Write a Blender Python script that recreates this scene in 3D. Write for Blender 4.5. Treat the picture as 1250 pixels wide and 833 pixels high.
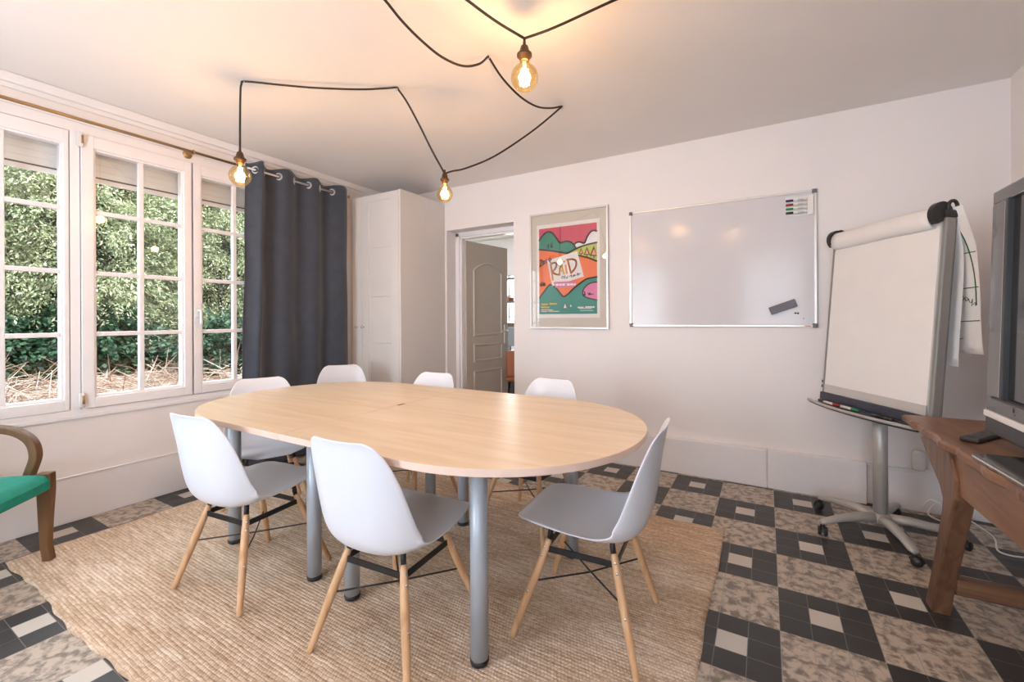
import bpy, bmesh, math, random
from mathutils import Vector, Matrix
PI = math.pi
R = math.radians
for o in list(bpy.data.objects):
    bpy.data.objects.remove(o, do_unlink=True)
scene = bpy.context.scene
col = scene.collection

# ------------------------------------------------------------------ camera
YAW, ROLL, F = 0.52944, -0.00523, 530.87
cam_d = bpy.data.cameras.new('camera')
cam = bpy.data.objects.new('camera', cam_d)
col.objects.link(cam)
cam_d.sensor_width = 36.0
cam_d.sensor_fit = 'HORIZONTAL'
cam_d.lens = F / 1250 * 36
cam_d.shift_x = (625 - 623.885) / 1250
cam_d.shift_y = -(416.5 - 389.16) / 1250
cam_d.clip_start = 0.02
cam.matrix_world = (Matrix.Translation((0, 0, 1.18)) @ Matrix.Rotation(YAW, 4, 'Z')
                    @ Matrix.Rotation(R(90), 4, 'X') @ Matrix.Rotation(ROLL, 4, 'Z'))
scene.camera = cam

# ------------------------------------------------------------------ colour, world, sun, daylight
scene.view_settings.view_transform = 'Standard'
scene.view_settings.look = 'None'
scene.view_settings.exposure = 0.76
scene.view_settings.gamma = 1.0
scene.view_settings.use_curve_mapping = False

world = bpy.data.worlds.new('overcast_sky')
scene.world = world
world.use_nodes = True
wb = world.node_tree.nodes['Background']
wb.inputs[0].default_value = (0.77, 0.885, 1.0, 1)
wb.inputs[1].default_value = 5.4

sun_d = bpy.data.lights.new('sun', 'SUN')
sun_d.energy = 1.8
sun_d.angle = R(8)
sun_d.color = (1.0, 0.95, 0.86)
sun = bpy.data.objects.new('sun', sun_d)
col.objects.link(sun)
sun.rotation_euler = (R(8), R(46), 0)      # from over the house, onto the garden


def area(name, loc, rot, sx, sy, power, color):
    d = bpy.data.lights.new(name, 'AREA')
    d.shape = 'RECTANGLE'
    d.size, d.size_y, d.energy, d.color = sx, sy, power, color
    o = bpy.data.objects.new(name, d)
    o.location = loc
    o.rotation_euler = rot
    col.objects.link(o)
    return o


# daylight through the two french windows behind the camera and the far room's window
DAY = (0.83, 0.91, 1.0)
area('daylight_rear', (0.1, -1.62, 1.35), (R(124), 0, 0), 0.95, 1.8, 7, DAY)
area('daylight_rear', (-2.1, -1.62, 1.35), (R(124), 0, 0), 0.95, 1.8, 34, DAY)
area('daylight_hall', (-3.7, 6.0, 1.5), (R(-90), 0, 0), 0.9, 1.1, 22, (1.0, 0.97, 0.9))
WARM = (1.0, 0.60, 0.32)
BULB_W = 5.3

# ------------------------------------------------------------------ materials
def new_mat(name):
    m = bpy.data.materials.new(name)
    m.use_nodes = True
    return m, m.node_tree, m.node_tree.nodes['Principled BSDF']


def pmat(name, c, rough=0.5, metal=0.0, spec=0.5, var=0.04, scale=9.0, bump=0.0, bscale=60.0, coat=0.0, sheen=0.0):
    """plain paint / plastic / metal with a slight noise variation"""
    m, nt, b = new_mat(name)
    n = nt.nodes
    tc = n.new('ShaderNodeTexCoord')
    nz = n.new('ShaderNodeTexNoise')
    nz.inputs['Scale'].default_value = scale
    nz.inputs['Detail'].default_value = 3
    nt.links.new(tc.outputs['Object'], nz.inputs['Vector'])
    rp = n.new('ShaderNodeValToRGB')
    rp.color_ramp.elements[0].position = 0.3
    rp.color_ramp.elements[1].position = 0.7
    rp.color_ramp.elements[0].color = (*[x * (1 - var) for x in c], 1)
    rp.color_ramp.elements[1].color = (*[min(1, x * (1 + var)) for x in c], 1)
    nt.links.new(nz.outputs['Fac'], rp.inputs['Fac'])
    nt.links.new(rp.outputs['Color'], b.inputs['Base Color'])
    b.inputs['Roughness'].default_value = rough
    b.inputs['Metallic'].default_value = metal
    b.inputs['Specular IOR Level'].default_value = spec
    b.inputs['Coat Weight'].default_value = coat
    b.inputs['Sheen Weight'].default_value = sheen
    if bump:
        nb = n.new('ShaderNodeTexNoise')
        nb.inputs['Scale'].default_value = bscale
        nt.links.new(tc.outputs['Object'], nb.inputs['Vector'])
        bp = n.new('ShaderNodeBump')
        bp.inputs['Strength'].default_value = bump
        bp.inputs['Distance'].default_value = 0.01
        nt.links.new(nb.outputs['Fac'], bp.inputs['Height'])
        nt.links.new(bp.outputs['Normal'], b.inputs['Normal'])
    return m


def wood(name, c1, c2, scl, rough=0.4, bump=0.1, dist=1.5, coat=0.0, spec=0.5):
    """streaky grain; scl = (x,y,z) noise frequency, the small one lies along the grain"""
    m, nt, b = new_mat(name)
    n = nt.nodes
    tc = n.new('ShaderNodeTexCoord')
    mp = n.new('ShaderNodeMapping')
    mp.inputs['Scale'].default_value = scl
    nt.links.new(tc.outputs['Object'], mp.inputs['Vector'])
    nz = n.new('ShaderNodeTexNoise')
    nz.inputs['Scale'].default_value = 1.0
    nz.inputs['Detail'].default_value = 5
    nz.inputs['Distortion'].default_value = dist
    nt.links.new(mp.outputs['Vector'], nz.inputs['Vector'])
    rp = n.new('ShaderNodeValToRGB')
    rp.color_ramp.elements[0].position = 0.3
    rp.color_ramp.elements[1].position = 0.68
    rp.color_ramp.elements[0].color = (*c1, 1)
    rp.color_ramp.elements[1].color = (*c2, 1)
    nt.links.new(nz.outputs['Fac'], rp.inputs['Fac'])
    nt.links.new(rp.outputs['Color'], b.inputs['Base Color'])
    b.inputs['Roughness'].default_value = rough
    b.inputs['Coat Weight'].default_value = coat
    b.inputs['Specular IOR Level'].default_value = spec
    if bump:
        bp = n.new('ShaderNodeBump')
        bp.inputs['Strength'].default_value = bump
        bp.inputs['Distance'].default_value = 0.004
        nt.links.new(nz.outputs['Fac'], bp.inputs['Height'])
        nt.links.new(bp.outputs['Normal'], b.inputs['Normal'])
    return m


def glass(name, tint=(1, 1, 1), refl=0.08, fres=True, rough=0.0):
    m, nt, b = new_mat(name)
    n = nt.nodes
    n.remove(b)
    out = [x for x in n if x.type == 'OUTPUT_MATERIAL'][0]
    tr = n.new('ShaderNodeBsdfTransparent')
    tr.inputs[0].default_value = (*tint, 1)
    gl = n.new('ShaderNodeBsdfGlossy')
    gl.inputs['Roughness'].default_value = rough
    mx = n.new('ShaderNodeMixShader')
    if fres:
        lw = n.new('ShaderNodeLayerWeight')
        lw.inputs['Blend'].default_value = 0.35
        mu = n.new('ShaderNodeMath')
        mu.operation = 'MULTIPLY_ADD'
        mu.inputs[1].default_value = 0.35
        mu.inputs[2].default_value = refl
        nt.links.new(lw.outputs['Fresnel'], mu.inputs[0])
        nt.links.new(mu.outputs[0], mx.inputs['Fac'])
    else:
        mx.inputs['Fac'].default_value = refl
    nt.links.new(tr.outputs[0], mx.inputs[1])
    nt.links.new(gl.outputs[0], mx.inputs[2])
    nt.links.new(mx.outputs[0], out.inputs['Surface'])
    return m


def emis(name, c, s):
    m, nt, b = new_mat(name)
    b.inputs['Base Color'].default_value = (*c, 1)
    b.inputs['Emission Color'].default_value = (*c, 1)
    b.inputs['Emission Strength'].default_value = s
    return m


def leafmat(name, ramp, rough=0.55, trans=0.0):
    m, nt, b = new_mat(name)
    n = nt.nodes
    ge = n.new('ShaderNodeNewGeometry')
    rp = n.new('ShaderNodeValToRGB')
    el = rp.color_ramp.elements
    while len(el) < len(ramp):
        el.new(0.5)
    for e, (p, c) in zip(el, ramp):
        e.position = p
        e.color = (*c, 1)
    nt.links.new(ge.outputs['Random Per Island'], rp.inputs['Fac'])
    nt.links.new(rp.outputs['Color'], b.inputs['Base Color'])
    b.inputs['Roughness'].default_value = rough
    b.inputs['Specular IOR Level'].default_value = 0.3
    if trans:
        out = [x for x in n if x.type == 'OUTPUT_MATERIAL'][0]
        tl = n.new('ShaderNodeBsdfTranslucent')
        nt.links.new(rp.outputs['Color'], tl.inputs[0])
        mx = n.new('ShaderNodeMixShader')
        mx.inputs['Fac'].default_value = trans
        nt.links.new(b.outputs[0], mx.inputs[1])
        nt.links.new(tl.outputs[0], mx.inputs[2])
        nt.links.new(mx.outputs[0], out.inputs['Surface'])
    return m


class NT:
    """tiny helper for math node chains"""
    def __init__(s, nt):
        s.nt = nt

    def _in(s, sock, v):
        if isinstance(v, (int, float)):
            sock.default_value = v
        else:
            s.nt.links.new(v, sock)

    def m(s, op, a, b=None, c=None):
        nd = s.nt.nodes.new('ShaderNodeMath')
        nd.operation = op
        for i, v in enumerate((a, b, c)):
            if v is not None:
                s._in(nd.inputs[i], v)
        return nd.outputs[0]

    def mix(s, f, a, b):
        nd = s.nt.nodes.new('ShaderNodeMix')
        nd.data_type = 'RGBA'
        s._in(nd.inputs[0], f)
        for sock, v in ((nd.inputs[6], a), (nd.inputs[7], b)):
            if isinstance(v, tuple):
                sock.default_value = (*v, 1)
            else:
                s.nt.links.new(v, sock)
        return nd.outputs[2]


def floor_mat():
    m, nt, b = new_mat('cement_tiles')
    n = nt.nodes
    k = NT(nt)
    ge = n.new('ShaderNodeNewGeometry')
    sp = n.new('ShaderNodeSeparateXYZ')
    nt.links.new(ge.outputs['Position'], sp.inputs[0])
    x, y = sp.outputs[0], sp.outputs[1]
    S, OX, OY, LX, LY = 0.30786, 0.04156, 3.15218, -3.2284, 0.981
    left = k.m('LESS_THAN', x, -2.0)            # a second run of tiles, its joint lies under the rug
    ox = k.m('ADD', OX, k.m('MULTIPLY', left, LX - OX))
    oy = k.m('ADD', OY, k.m('MULTIPLY', left, LY - OY))
    u = k.m('DIVIDE', k.m('SUBTRACT', x, ox), S)
    v = k.m('DIVIDE', k.m('SUBTRACT', y, oy), S)
    par = k.m('FLOORED_MODULO', k.m('ADD', k.m('FLOOR', u), k.m('FLOOR', v)), 2.0)
    lu = k.m('MULTIPLY', k.m('SUBTRACT', u, k.m('FLOOR', u)), 3.0)
    lv = k.m('MULTIPLY', k.m('SUBTRACT', v, k.m('FLOOR', v)), 3.0)
    cen = k.m('MULTIPLY', k.m('COMPARE', k.m('FLOOR', lu), 1.0, 0.1), k.m('COMPARE', k.m('FLOOR', lv), 1.0, 0.1))
    gu = k.m('GREATER_THAN', k.m('ABSOLUTE', k.m('SUBTRACT', k.m('FRACT', lu), 0.5)), 0.487)
    gv = k.m('GREATER_THAN', k.m('ABSOLUTE', k.m('SUBTRACT', k.m('FRACT', lv), 0.5)), 0.487)
    tc = n.new('ShaderNodeTexCoord')

    def noise(sc, det, dist=0.0, rough=0.5):
        nz = n.new('ShaderNodeTexNoise')
        nz.inputs['Scale'].default_value = sc
        nz.inputs['Detail'].default_value = det
        nz.inputs['Roughness'].default_value = rough
        nz.inputs['Distortion'].default_value = dist
        nt.links.new(ge.outputs['Position'], nz.inputs['Vector'])
        return nz.outputs['Fac']
    rp = n.new('ShaderNodeValToRGB')
    rp.color_ramp.elements[0].position = 0.40
    rp.color_ramp.elements[1].position = 0.56
    rp.color_ramp.elements[0].color = (0.20, 0.165, 0.135, 1)
    rp.color_ramp.elements[1].color = (0.53, 0.44, 0.36, 1)
    nt.links.new(noise(26, 4, 0.3, 0.6), rp.inputs['Fac'])
    dk = n.new('ShaderNodeValToRGB')
    dk.color_ramp.elements[0].color = (0.022, 0.021, 0.022, 1)
    dk.color_ramp.elements[1].color = (0.045, 0.042, 0.042, 1)
    nt.links.new(noise(7, 3), dk.inputs['Fac'])
    dark = k.mix(cen, dk.outputs['Color'], (0.58, 0.53, 0.47))
    dark = k.mix(k.m('MAXIMUM', gu, gv), dark, (0.16, 0.145, 0.135))
    light = k.mix(k.m('MAXIMUM', gu, k.m('MULTIPLY', gv, 0.3)), rp.outputs['Color'], (0.36, 0.31, 0.26))
    colr = k.mix(par, dark, light)
    nt.links.new(colr, b.inputs['Base Color'])
    nt.links.new(k.m('ADD', 0.30, k.m('MULTIPLY', noise(14, 3), 0.22)), b.inputs['Roughness'])
    bp = n.new('ShaderNodeBump')
    bp.inputs['Strength'].default_value = 0.35
    bp.inputs['Distance'].default_value = 0.002
    nt.links.new(k.m('SUBTRACT', 1.0, k.m('MAXIMUM', gu, gv)), bp.inputs['Height'])
    nt.links.new(bp.outputs['Normal'], b.inputs['Normal'])
    return m


def rug_mat():
    m, nt, b = new_mat('woven_jute')
    n = nt.nodes
    k = NT(nt)
    ge = n.new('ShaderNodeNewGeometry')
    sp = n.new('ShaderNodeSeparateXYZ')
    nt.links.new(ge.outputs['Position'], sp.inputs[0])

    def noise(scl, det=3, dist=0.0):
        mp = n.new('ShaderNodeMapping')
        mp.inputs['Scale'].default_value = scl
        nt.links.new(ge.outputs['Position'], mp.inputs['Vector'])
        nz = n.new('ShaderNodeTexNoise')
        nz.inputs['Scale'].default_value = 1
        nz.inputs['Detail'].default_value = det
        nz.inputs['Distortion'].default_value = dist
        nt.links.new(mp.outputs['Vector'], nz.inputs['Vector'])
        return nz.outputs['Fac']
    wob = k.m('MULTIPLY', k.m('SUBTRACT', noise((22, 22, 1)), 0.5), 0.010)
    x = k.m('ADD', sp.outputs[0], wob)
    y = k.m('ADD', sp.outputs[1], wob)
    row = k.m('DIVIDE', y, 0.0140)
    fr = k.m('FLOOR', row)
    ribs = k.m('ABSOLUTE', k.m('SINE', k.m('MULTIPLY', row, PI)))
    off = k.m('MULTIPLY', k.m('FLOORED_MODULO', fr, 2.0), 0.5)
    cx = k.m('ADD', k.m('DIVIDE', x, 0.0125), off)
    loops = k.m('ABSOLUTE', k.m('SINE', k.m('MULTIPLY', cx, PI)))
    h = k.m('MULTIPLY', k.m('POWER', ribs, 0.5), k.m('POWER', loops, 0.5))
    # yarn colour: streaks along each row
    st = noise((7, 60, 1), 4)
    big = noise((1.6, 4.5, 1), 3)
    cell = noise((55, 70, 1), 2)
    f = k.m('ADD', k.m('MULTIPLY', st, 0.42), k.m('ADD', k.m('MULTIPLY', big, 0.36), k.m('MULTIPLY', cell, 0.34)))
    rp = n.new('ShaderNodeValToRGB')
    e = rp.color_ramp.elements
    e[0].position, e[0].color = 0.38, (0.40, 0.255, 0.155, 1)
    e[1].position, e[1].color = 0.66, (0.86, 0.71, 0.57, 1)
    e2 = e.new(0.55)
    e2.color = (0.66, 0.49, 0.35, 1)
    nt.links.new(f, rp.inputs['Fac'])
    gap = k.m('SMOOTH_MIN', k.m('MULTIPLY', h, 2.6), 1.0, 0.2)
    colr = k.mix(gap, (0.33, 0.215, 0.14), rp.outputs['Color'])
    nt.links.new(colr, b.inputs['Base Color'])
    b.inputs['Roughness'].default_value = 0.9
    b.inputs['Specular IOR Level'].default_value = 0.1
    bp = n.new('ShaderNodeBump')
    bp.inputs['Strength'].default_value = 0.55
    bp.inputs['Distance'].default_value = 0.006
    nt.links.new(k.m('ADD', h, k.m('MULTIPLY', cell, 0.4)), bp.inputs['Height'])
    nt.links.new(bp.outputs['Normal'], b.inputs['Normal'])
    return m


M = {}
M['wall'] = pmat('wall_paint', (0.83, 0.785, 0.78), 0.6, var=0.015, scale=2, bump=0.05, bscale=90)
M['ceiling'] = pmat('ceiling_paint', (0.86, 0.82, 0.80), 0.7, var=0.015, scale=2)
M['trim'] = pmat('trim_paint', (0.83, 0.81, 0.83), 0.35, var=0.01, scale=3)
M['pvc'] = pmat('white_window_pvc', (0.87, 0.84, 0.86), 0.25, var=0.01)
M['gap'] = pmat('gasket', (0.10, 0.10, 0.11), 0.6)
M['shutter'] = pmat('shutter_slat', (0.78, 0.79, 0.78), 0.5)
M['floor'] = floor_mat()
M['rug'] = rug_mat()
M['pane'] = glass('window_pane', refl=0.02)
M['table'] = wood('pale_maple', (0.70, 0.56, 0.40), (0.80, 0.69, 0.54), (1.6, 20, 20), 0.34, 0.02, 0.8)
M['edge'] = pmat('table_edge', (0.74, 0.56, 0.47), 0.4, var=0.03)
M['grey_metal'] = pmat('grey_steel', (0.40, 0.435, 0.49), 0.33, metal=0.15, var=0.02)
M['black'] = pmat('black_plastic', (0.018, 0.018, 0.02), 0.4)
M['black_metal'] = pmat('black_steel', (0.02, 0.02, 0.022), 0.42, metal=0.3)
M['shell'] = pmat('white_shell_plastic', (0.72, 0.735, 0.80), 0.32, var=0.008)
M['beech'] = wood('beech', (0.52, 0.29, 0.145), (0.68, 0.42, 0.235), (30, 30, 3), 0.42, 0.05, 0.6)
M['chrome'] = pmat('chrome', (0.75, 0.75, 0.76), 0.15, metal=1.0)
M['satin'] = pmat('satin_steel', (0.62, 0.61, 0.60), 0.3, metal=0.9)
M['curtain'] = pmat('slate_curtain_cloth', (0.046, 0.053, 0.075), 0.75, var=0.12, scale=14, bump=0.12, bscale=380, sheen=0.25)
M['brass'] = pmat('aged_brass', (0.46, 0.30, 0.16), 0.3, metal=0.9)
M['wardrobe'] = pmat('wardrobe_lacquer', (0.74, 0.70, 0.68), 0.4, var=0.01)
M['door'] = pmat('taupe_door_paint', (0.52, 0.455, 0.395), 0.4, var=0.02)
M['alu'] = pmat('aluminium', (0.66, 0.64, 0.62), 0.35, metal=0.6, var=0.02)
M['board'] = pmat('whiteboard_enamel', (0.66, 0.635, 0.66), 0.15, var=0.01, scale=2, spec=0.28)
M['grey_plastic'] = pmat('grey_plastic', (0.14, 0.135, 0.165), 0.5)
M['paper'] = pmat('white_paper', (0.82, 0.79, 0.77), 0.75, var=0.012)
M['easel'] = pmat('easel_grey', (0.47, 0.45, 0.43), 0.38, metal=0.3, var=0.02)
M['profile'] = pmat('easel_profile_grey', (0.30, 0.285, 0.27), 0.35, metal=0.3, var=0.02)
M['navy'] = pmat('dark_navy_plastic', (0.035, 0.038, 0.06), 0.35)
M['oldwood'] = wood('worn_dark_oak', (0.13, 0.058, 0.03), (0.28, 0.14, 0.078), (14, 2.0, 14), 0.38, 0.15, 1.2)
M['oldwood_z'] = wood('worn_dark_oak_upright', (0.085, 0.038, 0.02), (0.20, 0.098, 0.055), (22, 22, 2.2), 0.38, 0.15, 1.0)
M['oldwood_x'] = wood('worn_dark_oak_rail', (0.10, 0.045, 0.024), (0.23, 0.115, 0.062), (2.2, 22, 22), 0.4, 0.15, 1.0)
M['tv'] = pmat('tv_casing', (0.085, 0.085, 0.092), 0.22, var=0.03, coat=0.3)
M['tv_dark'] = pmat('tv_speaker_grey', (0.055, 0.055, 0.062), 0.45)
M['screen'] = pmat('tv_screen', (0.022, 0.022, 0.024), 0.1, var=0.02, spec=0.7)
M['silver'] = pmat('silver_strip', (0.85, 0.84, 0.85), 0.35, metal=0.0)
M['teal'] = pmat('teal_fabric', (0.004, 0.30, 0.225), 0.7, var=0.1, scale=30, bump=0.1, bscale=300)
M['walnut'] = wood('honey_walnut', (0.10, 0.046, 0.015), (0.22, 0.11, 0.042), (16, 16, 3), 0.35, 0.06, 0.8)
M['cord'] = pmat('brown_black_cord', (0.022, 0.014, 0.012), 0.6)
M['bronze'] = pmat('bronze_lamp_holder', (0.10, 0.06, 0.035), 0.35, metal=0.8)
M['bulb'] = glass('amber_bulb_glass', (1.0, 0.86, 0.58), 0.05)
M['filament'] = emis('glowing_filament', (1.0, 0.72, 0.36), 42.0)
M['white_plastic'] = pmat('white_plastic', (0.80, 0.79, 0.78), 0.35)
M['art'] = {
    'sky': pmat('poster_crimson', (0.58, 0.035, 0.09), 0.5), 'hill': pmat('poster_green', (0.012, 0.22, 0.14), 0.5),
    'teal': pmat('poster_teal', (0.008, 0.24, 0.19), 0.5), 'orange': pmat('poster_orange', (0.83, 0.17, 0.03), 0.5),
    'lime': pmat('poster_lime', (0.48, 0.50, 0.035), 0.5), 'white': pmat('poster_white', (0.78, 0.75, 0.73), 0.5),
    'ink': pmat('poster_ink', (0.02, 0.014, 0.016), 0.5), 'pink': pmat('poster_pink', (0.66, 0.17, 0.36), 0.5),
    'brown': pmat('poster_rust', (0.80, 0.27, 0.07), 0.5), 'yellow': pmat('poster_yellow', (0.80, 0.52, 0.05), 0.5),
    'salmon': pmat('poster_salmon', (0.78, 0.26, 0.16), 0.5)}
M['mat'] = pmat('passe_partout', (0.60, 0.545, 0.48), 0.6, var=0.01)
M['picture_glass'] = glass('picture_glass', refl=0.03)
M['green_ink'] = pmat('green_felt_ink', (0.02, 0.10, 0.05), 0.6)
M['red'] = pmat('red_plastic', (0.35, 0.015, 0.015), 0.4)
M['blue'] = pmat('blue_plastic', (0.02, 0.02, 0.16), 0.4)
M['green'] = pmat('green_plastic', (0.01, 0.28, 0.10), 0.4)
M['rackwood'] = wood('rack_shelf', (0.06, 0.035, 0.02), (0.14, 0.085, 0.05), (3, 20, 20), 0.5, 0.05)
M['orange_leather'] = pmat('orange_leather', (0.42, 0.13, 0.05), 0.5)
M['grey_screen'] = pmat('grey_monitor', (0.22, 0.22, 0.22), 0.4)
M['bark'] = pmat('bark', (0.07, 0.05, 0.035), 0.9, var=0.3, scale=12)
M['twig'] = leafmat('dry_twig', [(0, (0.20, 0.11, 0.065)), (0.5, (0.33, 0.23, 0.17)), (1, (0.50, 0.41, 0.35))], 0.8)
M['conifer'] = leafmat('conifer_needles', [(0, (0.10, 0.135, 0.065)), (0.3, (0.20, 0.245, 0.125)), (0.62, (0.39, 0.41, 0.23)), (0.88, (0.60, 0.58, 0.37)), (1, (0.74, 0.68, 0.48))], 0.6, 0.4)
M['ivy'] = leafmat('ivy_leaves', [(0, (0.012, 0.030, 0.016)), (0.6, (0.028, 0.07, 0.034)), (1, (0.09, 0.15, 0.08))], 0.35, 0.2)
M['grass'] = leafmat('grass_blades', [(0, (0.10, 0.20, 0.04)), (1, (0.30, 0.42, 0.12))], 0.7)
M['soil'] = pmat('leaf_litter', (0.26, 0.17, 0.11), 0.95, var=0.5, scale=6, bump=0.6, bscale=30)


# ------------------------------------------------------------------ mesh building
class MB:
    def __init__(s, mat=None):
        s.bm = bmesh.new()
        s.mats = []
        s.mi = 0
        if mat is not None:
            s.use(mat)

    def use(s, m):
        if m not in s.mats:
            s.mats.append(m)
        s.mi = s.mats.index(m)
        return s

    def _add(s, vs, fs, smooth=False):
        bv = [s.bm.verts.new(v) for v in vs]
        for f in fs:
            try:
                fc = s.bm.faces.new([bv[i] for i in f])
            except ValueError:
                continue
            fc.material_index = s.mi
            fc.smooth = smooth
        return bv

    def _merge(s, t, smooth=False, mtx=None):
        if mtx is not None:
            t.transform(mtx)
        t.verts.ensure_lookup_table()
        t.verts.index_update()
        s._add([v.co.copy() for v in t.verts], [[v.index for v in f.verts] for f in t.faces], smooth)
        t.free()

    def box(s, x0, y0, z0, x1, y1, z1, bev=0.0, seg=2, mtx=None):
        t = bmesh.new()
        bmesh.ops.create_cube(t, size=1)
        for v in t.verts:
            v.co = Vector(((x0 + x1) / 2 + v.co.x * (x1 - x0), (y0 + y1) / 2 + v.co.y * (y1 - y0), (z0 + z1) / 2 + v.co.z * (z1 - z0)))
        if bev:
            bmesh.ops.bevel(t, geom=t.edges[:] + t.verts[:], offset=bev, segments=seg, profile=0.5, affect='EDGES')
        s._merge(t, False, mtx)
        return s

    def bar(s, p0, p1, w, h, up=(0, 0, 1), bev=0.0):
        p0, p1 = Vector(p0), Vector(p1)
        d = p1 - p0
        L = d.length
        d.normalize()
        u = Vector(up)
        r = d.cross(u)
        if r.length < 1e-4:
            r = d.cross(Vector((1, 0, 0)))
        r.normalize()
        u = r.cross(d)
        mt = Matrix((( *r, 0), (*d, 0), (*u, 0), (0, 0, 0, 1))).transposed()
        mt.translation = p0
        return s.box(-w / 2, 0, -h / 2, w / 2, L, h / 2, bev, 2, mt)

    def tube(s, pts, r, seg=10, closed=False, caps=True):
        pts = [Vector(p) for p in pts]
        n = len(pts)
        rs = r if isinstance(r, (list, tuple)) else [r] * n
        tang = []
        for i in range(n):
            a = pts[(i - 1) % n] if (closed or i > 0) else pts[i]
            b = pts[(i + 1) % n] if (closed or i < n - 1) else pts[i]
            tang.append((b - a).normalized())
        ref = Vector((0, 0, 1)) if abs(tang[0].z) < 0.9 else Vector((1, 0, 0))
        nr = (ref - tang[0] * ref.dot(tang[0])).normalized()
        vs, fs = [], []
        for i in range(n):
            nr = nr - tang[i] * nr.dot(tang[i])
            nr = nr.normalized() if nr.length > 1e-6 else tang[i].orthogonal().normalized()
            bn = tang[i].cross(nr)
            for k in range(seg):
                a = 2 * PI * k / seg
                vs.append(pts[i] + (nr * math.cos(a) + bn * math.sin(a)) * rs[i])
        m = n if closed else n - 1
        for i in range(m):
            j = (i + 1) % n
            for k in range(seg):
                k2 = (k + 1) % seg
                fs.append((i * seg + k, i * seg + k2, j * seg + k2, j * seg + k))
        if caps and not closed:
            fs.append(tuple(range(seg))[::-1])
            fs.append(tuple((n - 1) * seg + k for k in range(seg)))
        s._add(vs, fs, True)
        return s

    def cyl(s, p0, p1, r0, r1=None, seg=20):
        return s.tube([p0, p1], [r0, r0 if r1 is None else r1], seg)

    def lathe(s, prof, c=(0, 0, 0), seg=24, mtx=None):
        vs, fs = [], []
        c = Vector(c)
        for r, z in prof:
            for k in range(seg):
                a = 2 * PI * k / seg
                v = Vector((max(r, 1e-5) * math.cos(a), max(r, 1e-5) * math.sin(a), z))
                vs.append((mtx @ v if mtx else v) + c)
        for i in range(len(prof) - 1):
            for k in range(seg):
                k2 = (k + 1) % seg
                fs.append((i * seg + k, i * seg + k2, (i + 1) * seg + k2, (i + 1) * seg + k))
        fs.append(tuple(range(seg))[::-1])
        fs.append(tuple((len(prof) - 1) * seg + k for k in range(seg)))
        s._add(vs, fs, True)
        return s

    def ball(s, c, r, seg=20, sz=1.0):
        n = seg // 2
        return s.lathe([(r * math.sin(PI * i / n), -r * sz * math.cos(PI * i / n)) for i in range(n + 1)], c, seg)

    def prism(s, pts, o, ex, ey, n, d):
        """polygon pts (a,b) in the plane o + a*ex + b*ey, pushed d along n"""
        o, ex, ey, n = Vector(o), Vector(ex), Vector(ey), Vector(n)
        lo = [o + ex * a + ey * b for a, b in pts]
        k = len(lo)
        vs = lo + [p + n * d for p in lo]
        fs = [tuple(range(k))[::-1], tuple(range(k, 2 * k))]
        fs += [(i, (i + 1) % k, k + (i + 1) % k, k + i) for i in range(k)]
        s._add(vs, fs)
        return s

    def grid(s, fn, nu, nv, smooth=True):
        vs = [fn(i / nu, j / nv) for i in range(nu + 1) for j in range(nv + 1)]
        w = nv + 1
        fs = [(i * w + j, (i + 1) * w + j, (i + 1) * w + j + 1, i * w + j + 1) for i in range(nu) for j in range(nv)]
        s._add(vs, fs, smooth)
        return s

    def build(s, name, parent=None, local=False, rec=True):
        if rec:
            bmesh.ops.recalc_face_normals(s.bm, faces=s.bm.faces[:])
        if parent is not None and not local:
            s.bm.transform(Matrix.Translation(-wloc(parent)))
        me = bpy.data.meshes.new(name)
        s.bm.to_mesh(me)
        s.bm.free()
        for m in s.mats:
            me.materials.append(m)
        o = bpy.data.objects.new(name, me)
        col.objects.link(o)
        if parent is not None:
            o.parent = parent
        return o


def wloc(o):
    v = Vector((0, 0, 0))
    while o is not None:
        v += o.location
        o = o.parent
    return v


def thing(name, label, cat, loc=(0, 0, 0), rz=0.0, group=None):
    o = bpy.data.objects.new(name, None)
    o.empty_display_size = 0.05
    o.location = loc
    o.rotation_euler = (0, 0, rz)
    col.objects.link(o)
    return tag(o, label, cat, group)


def tag(o, label, cat, group=None, kind=None):
    o['label'] = label
    o['category'] = cat
    if group:
        o['group'] = group
    if kind:
        o['kind'] = kind
    return o


def struct(o, label=None):
    o['kind'] = 'structure'
    if label:
        o['label'] = label
    return o


def sroot(name, loc=(0, 0, 0), label=None):
    o = bpy.data.objects.new(name, None)
    o.empty_display_size = 0.05
    o.location = loc
    col.objects.link(o)
    return struct(o, label)


def smooth_path(pts, n=8):
    """Catmull-Rom through the points"""
    P = [Vector(p) for p in pts]
    P = [P[0] * 2 - P[1]] + P + [P[-1] * 2 - P[-2]]
    out = []
    for i in range(1, len(P) - 2):
        for k in range(n):
            t = k / n
            a, b, c, d = P[i - 1], P[i], P[i + 1], P[i + 2]
            out.append(0.5 * ((2 * b) + (c - a) * t + (2 * a - 5 * b + 4 * c - d) * t * t + (3 * b - a - 3 * c + d) * t ** 3))
    out.append(P[-2])
    return out


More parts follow.
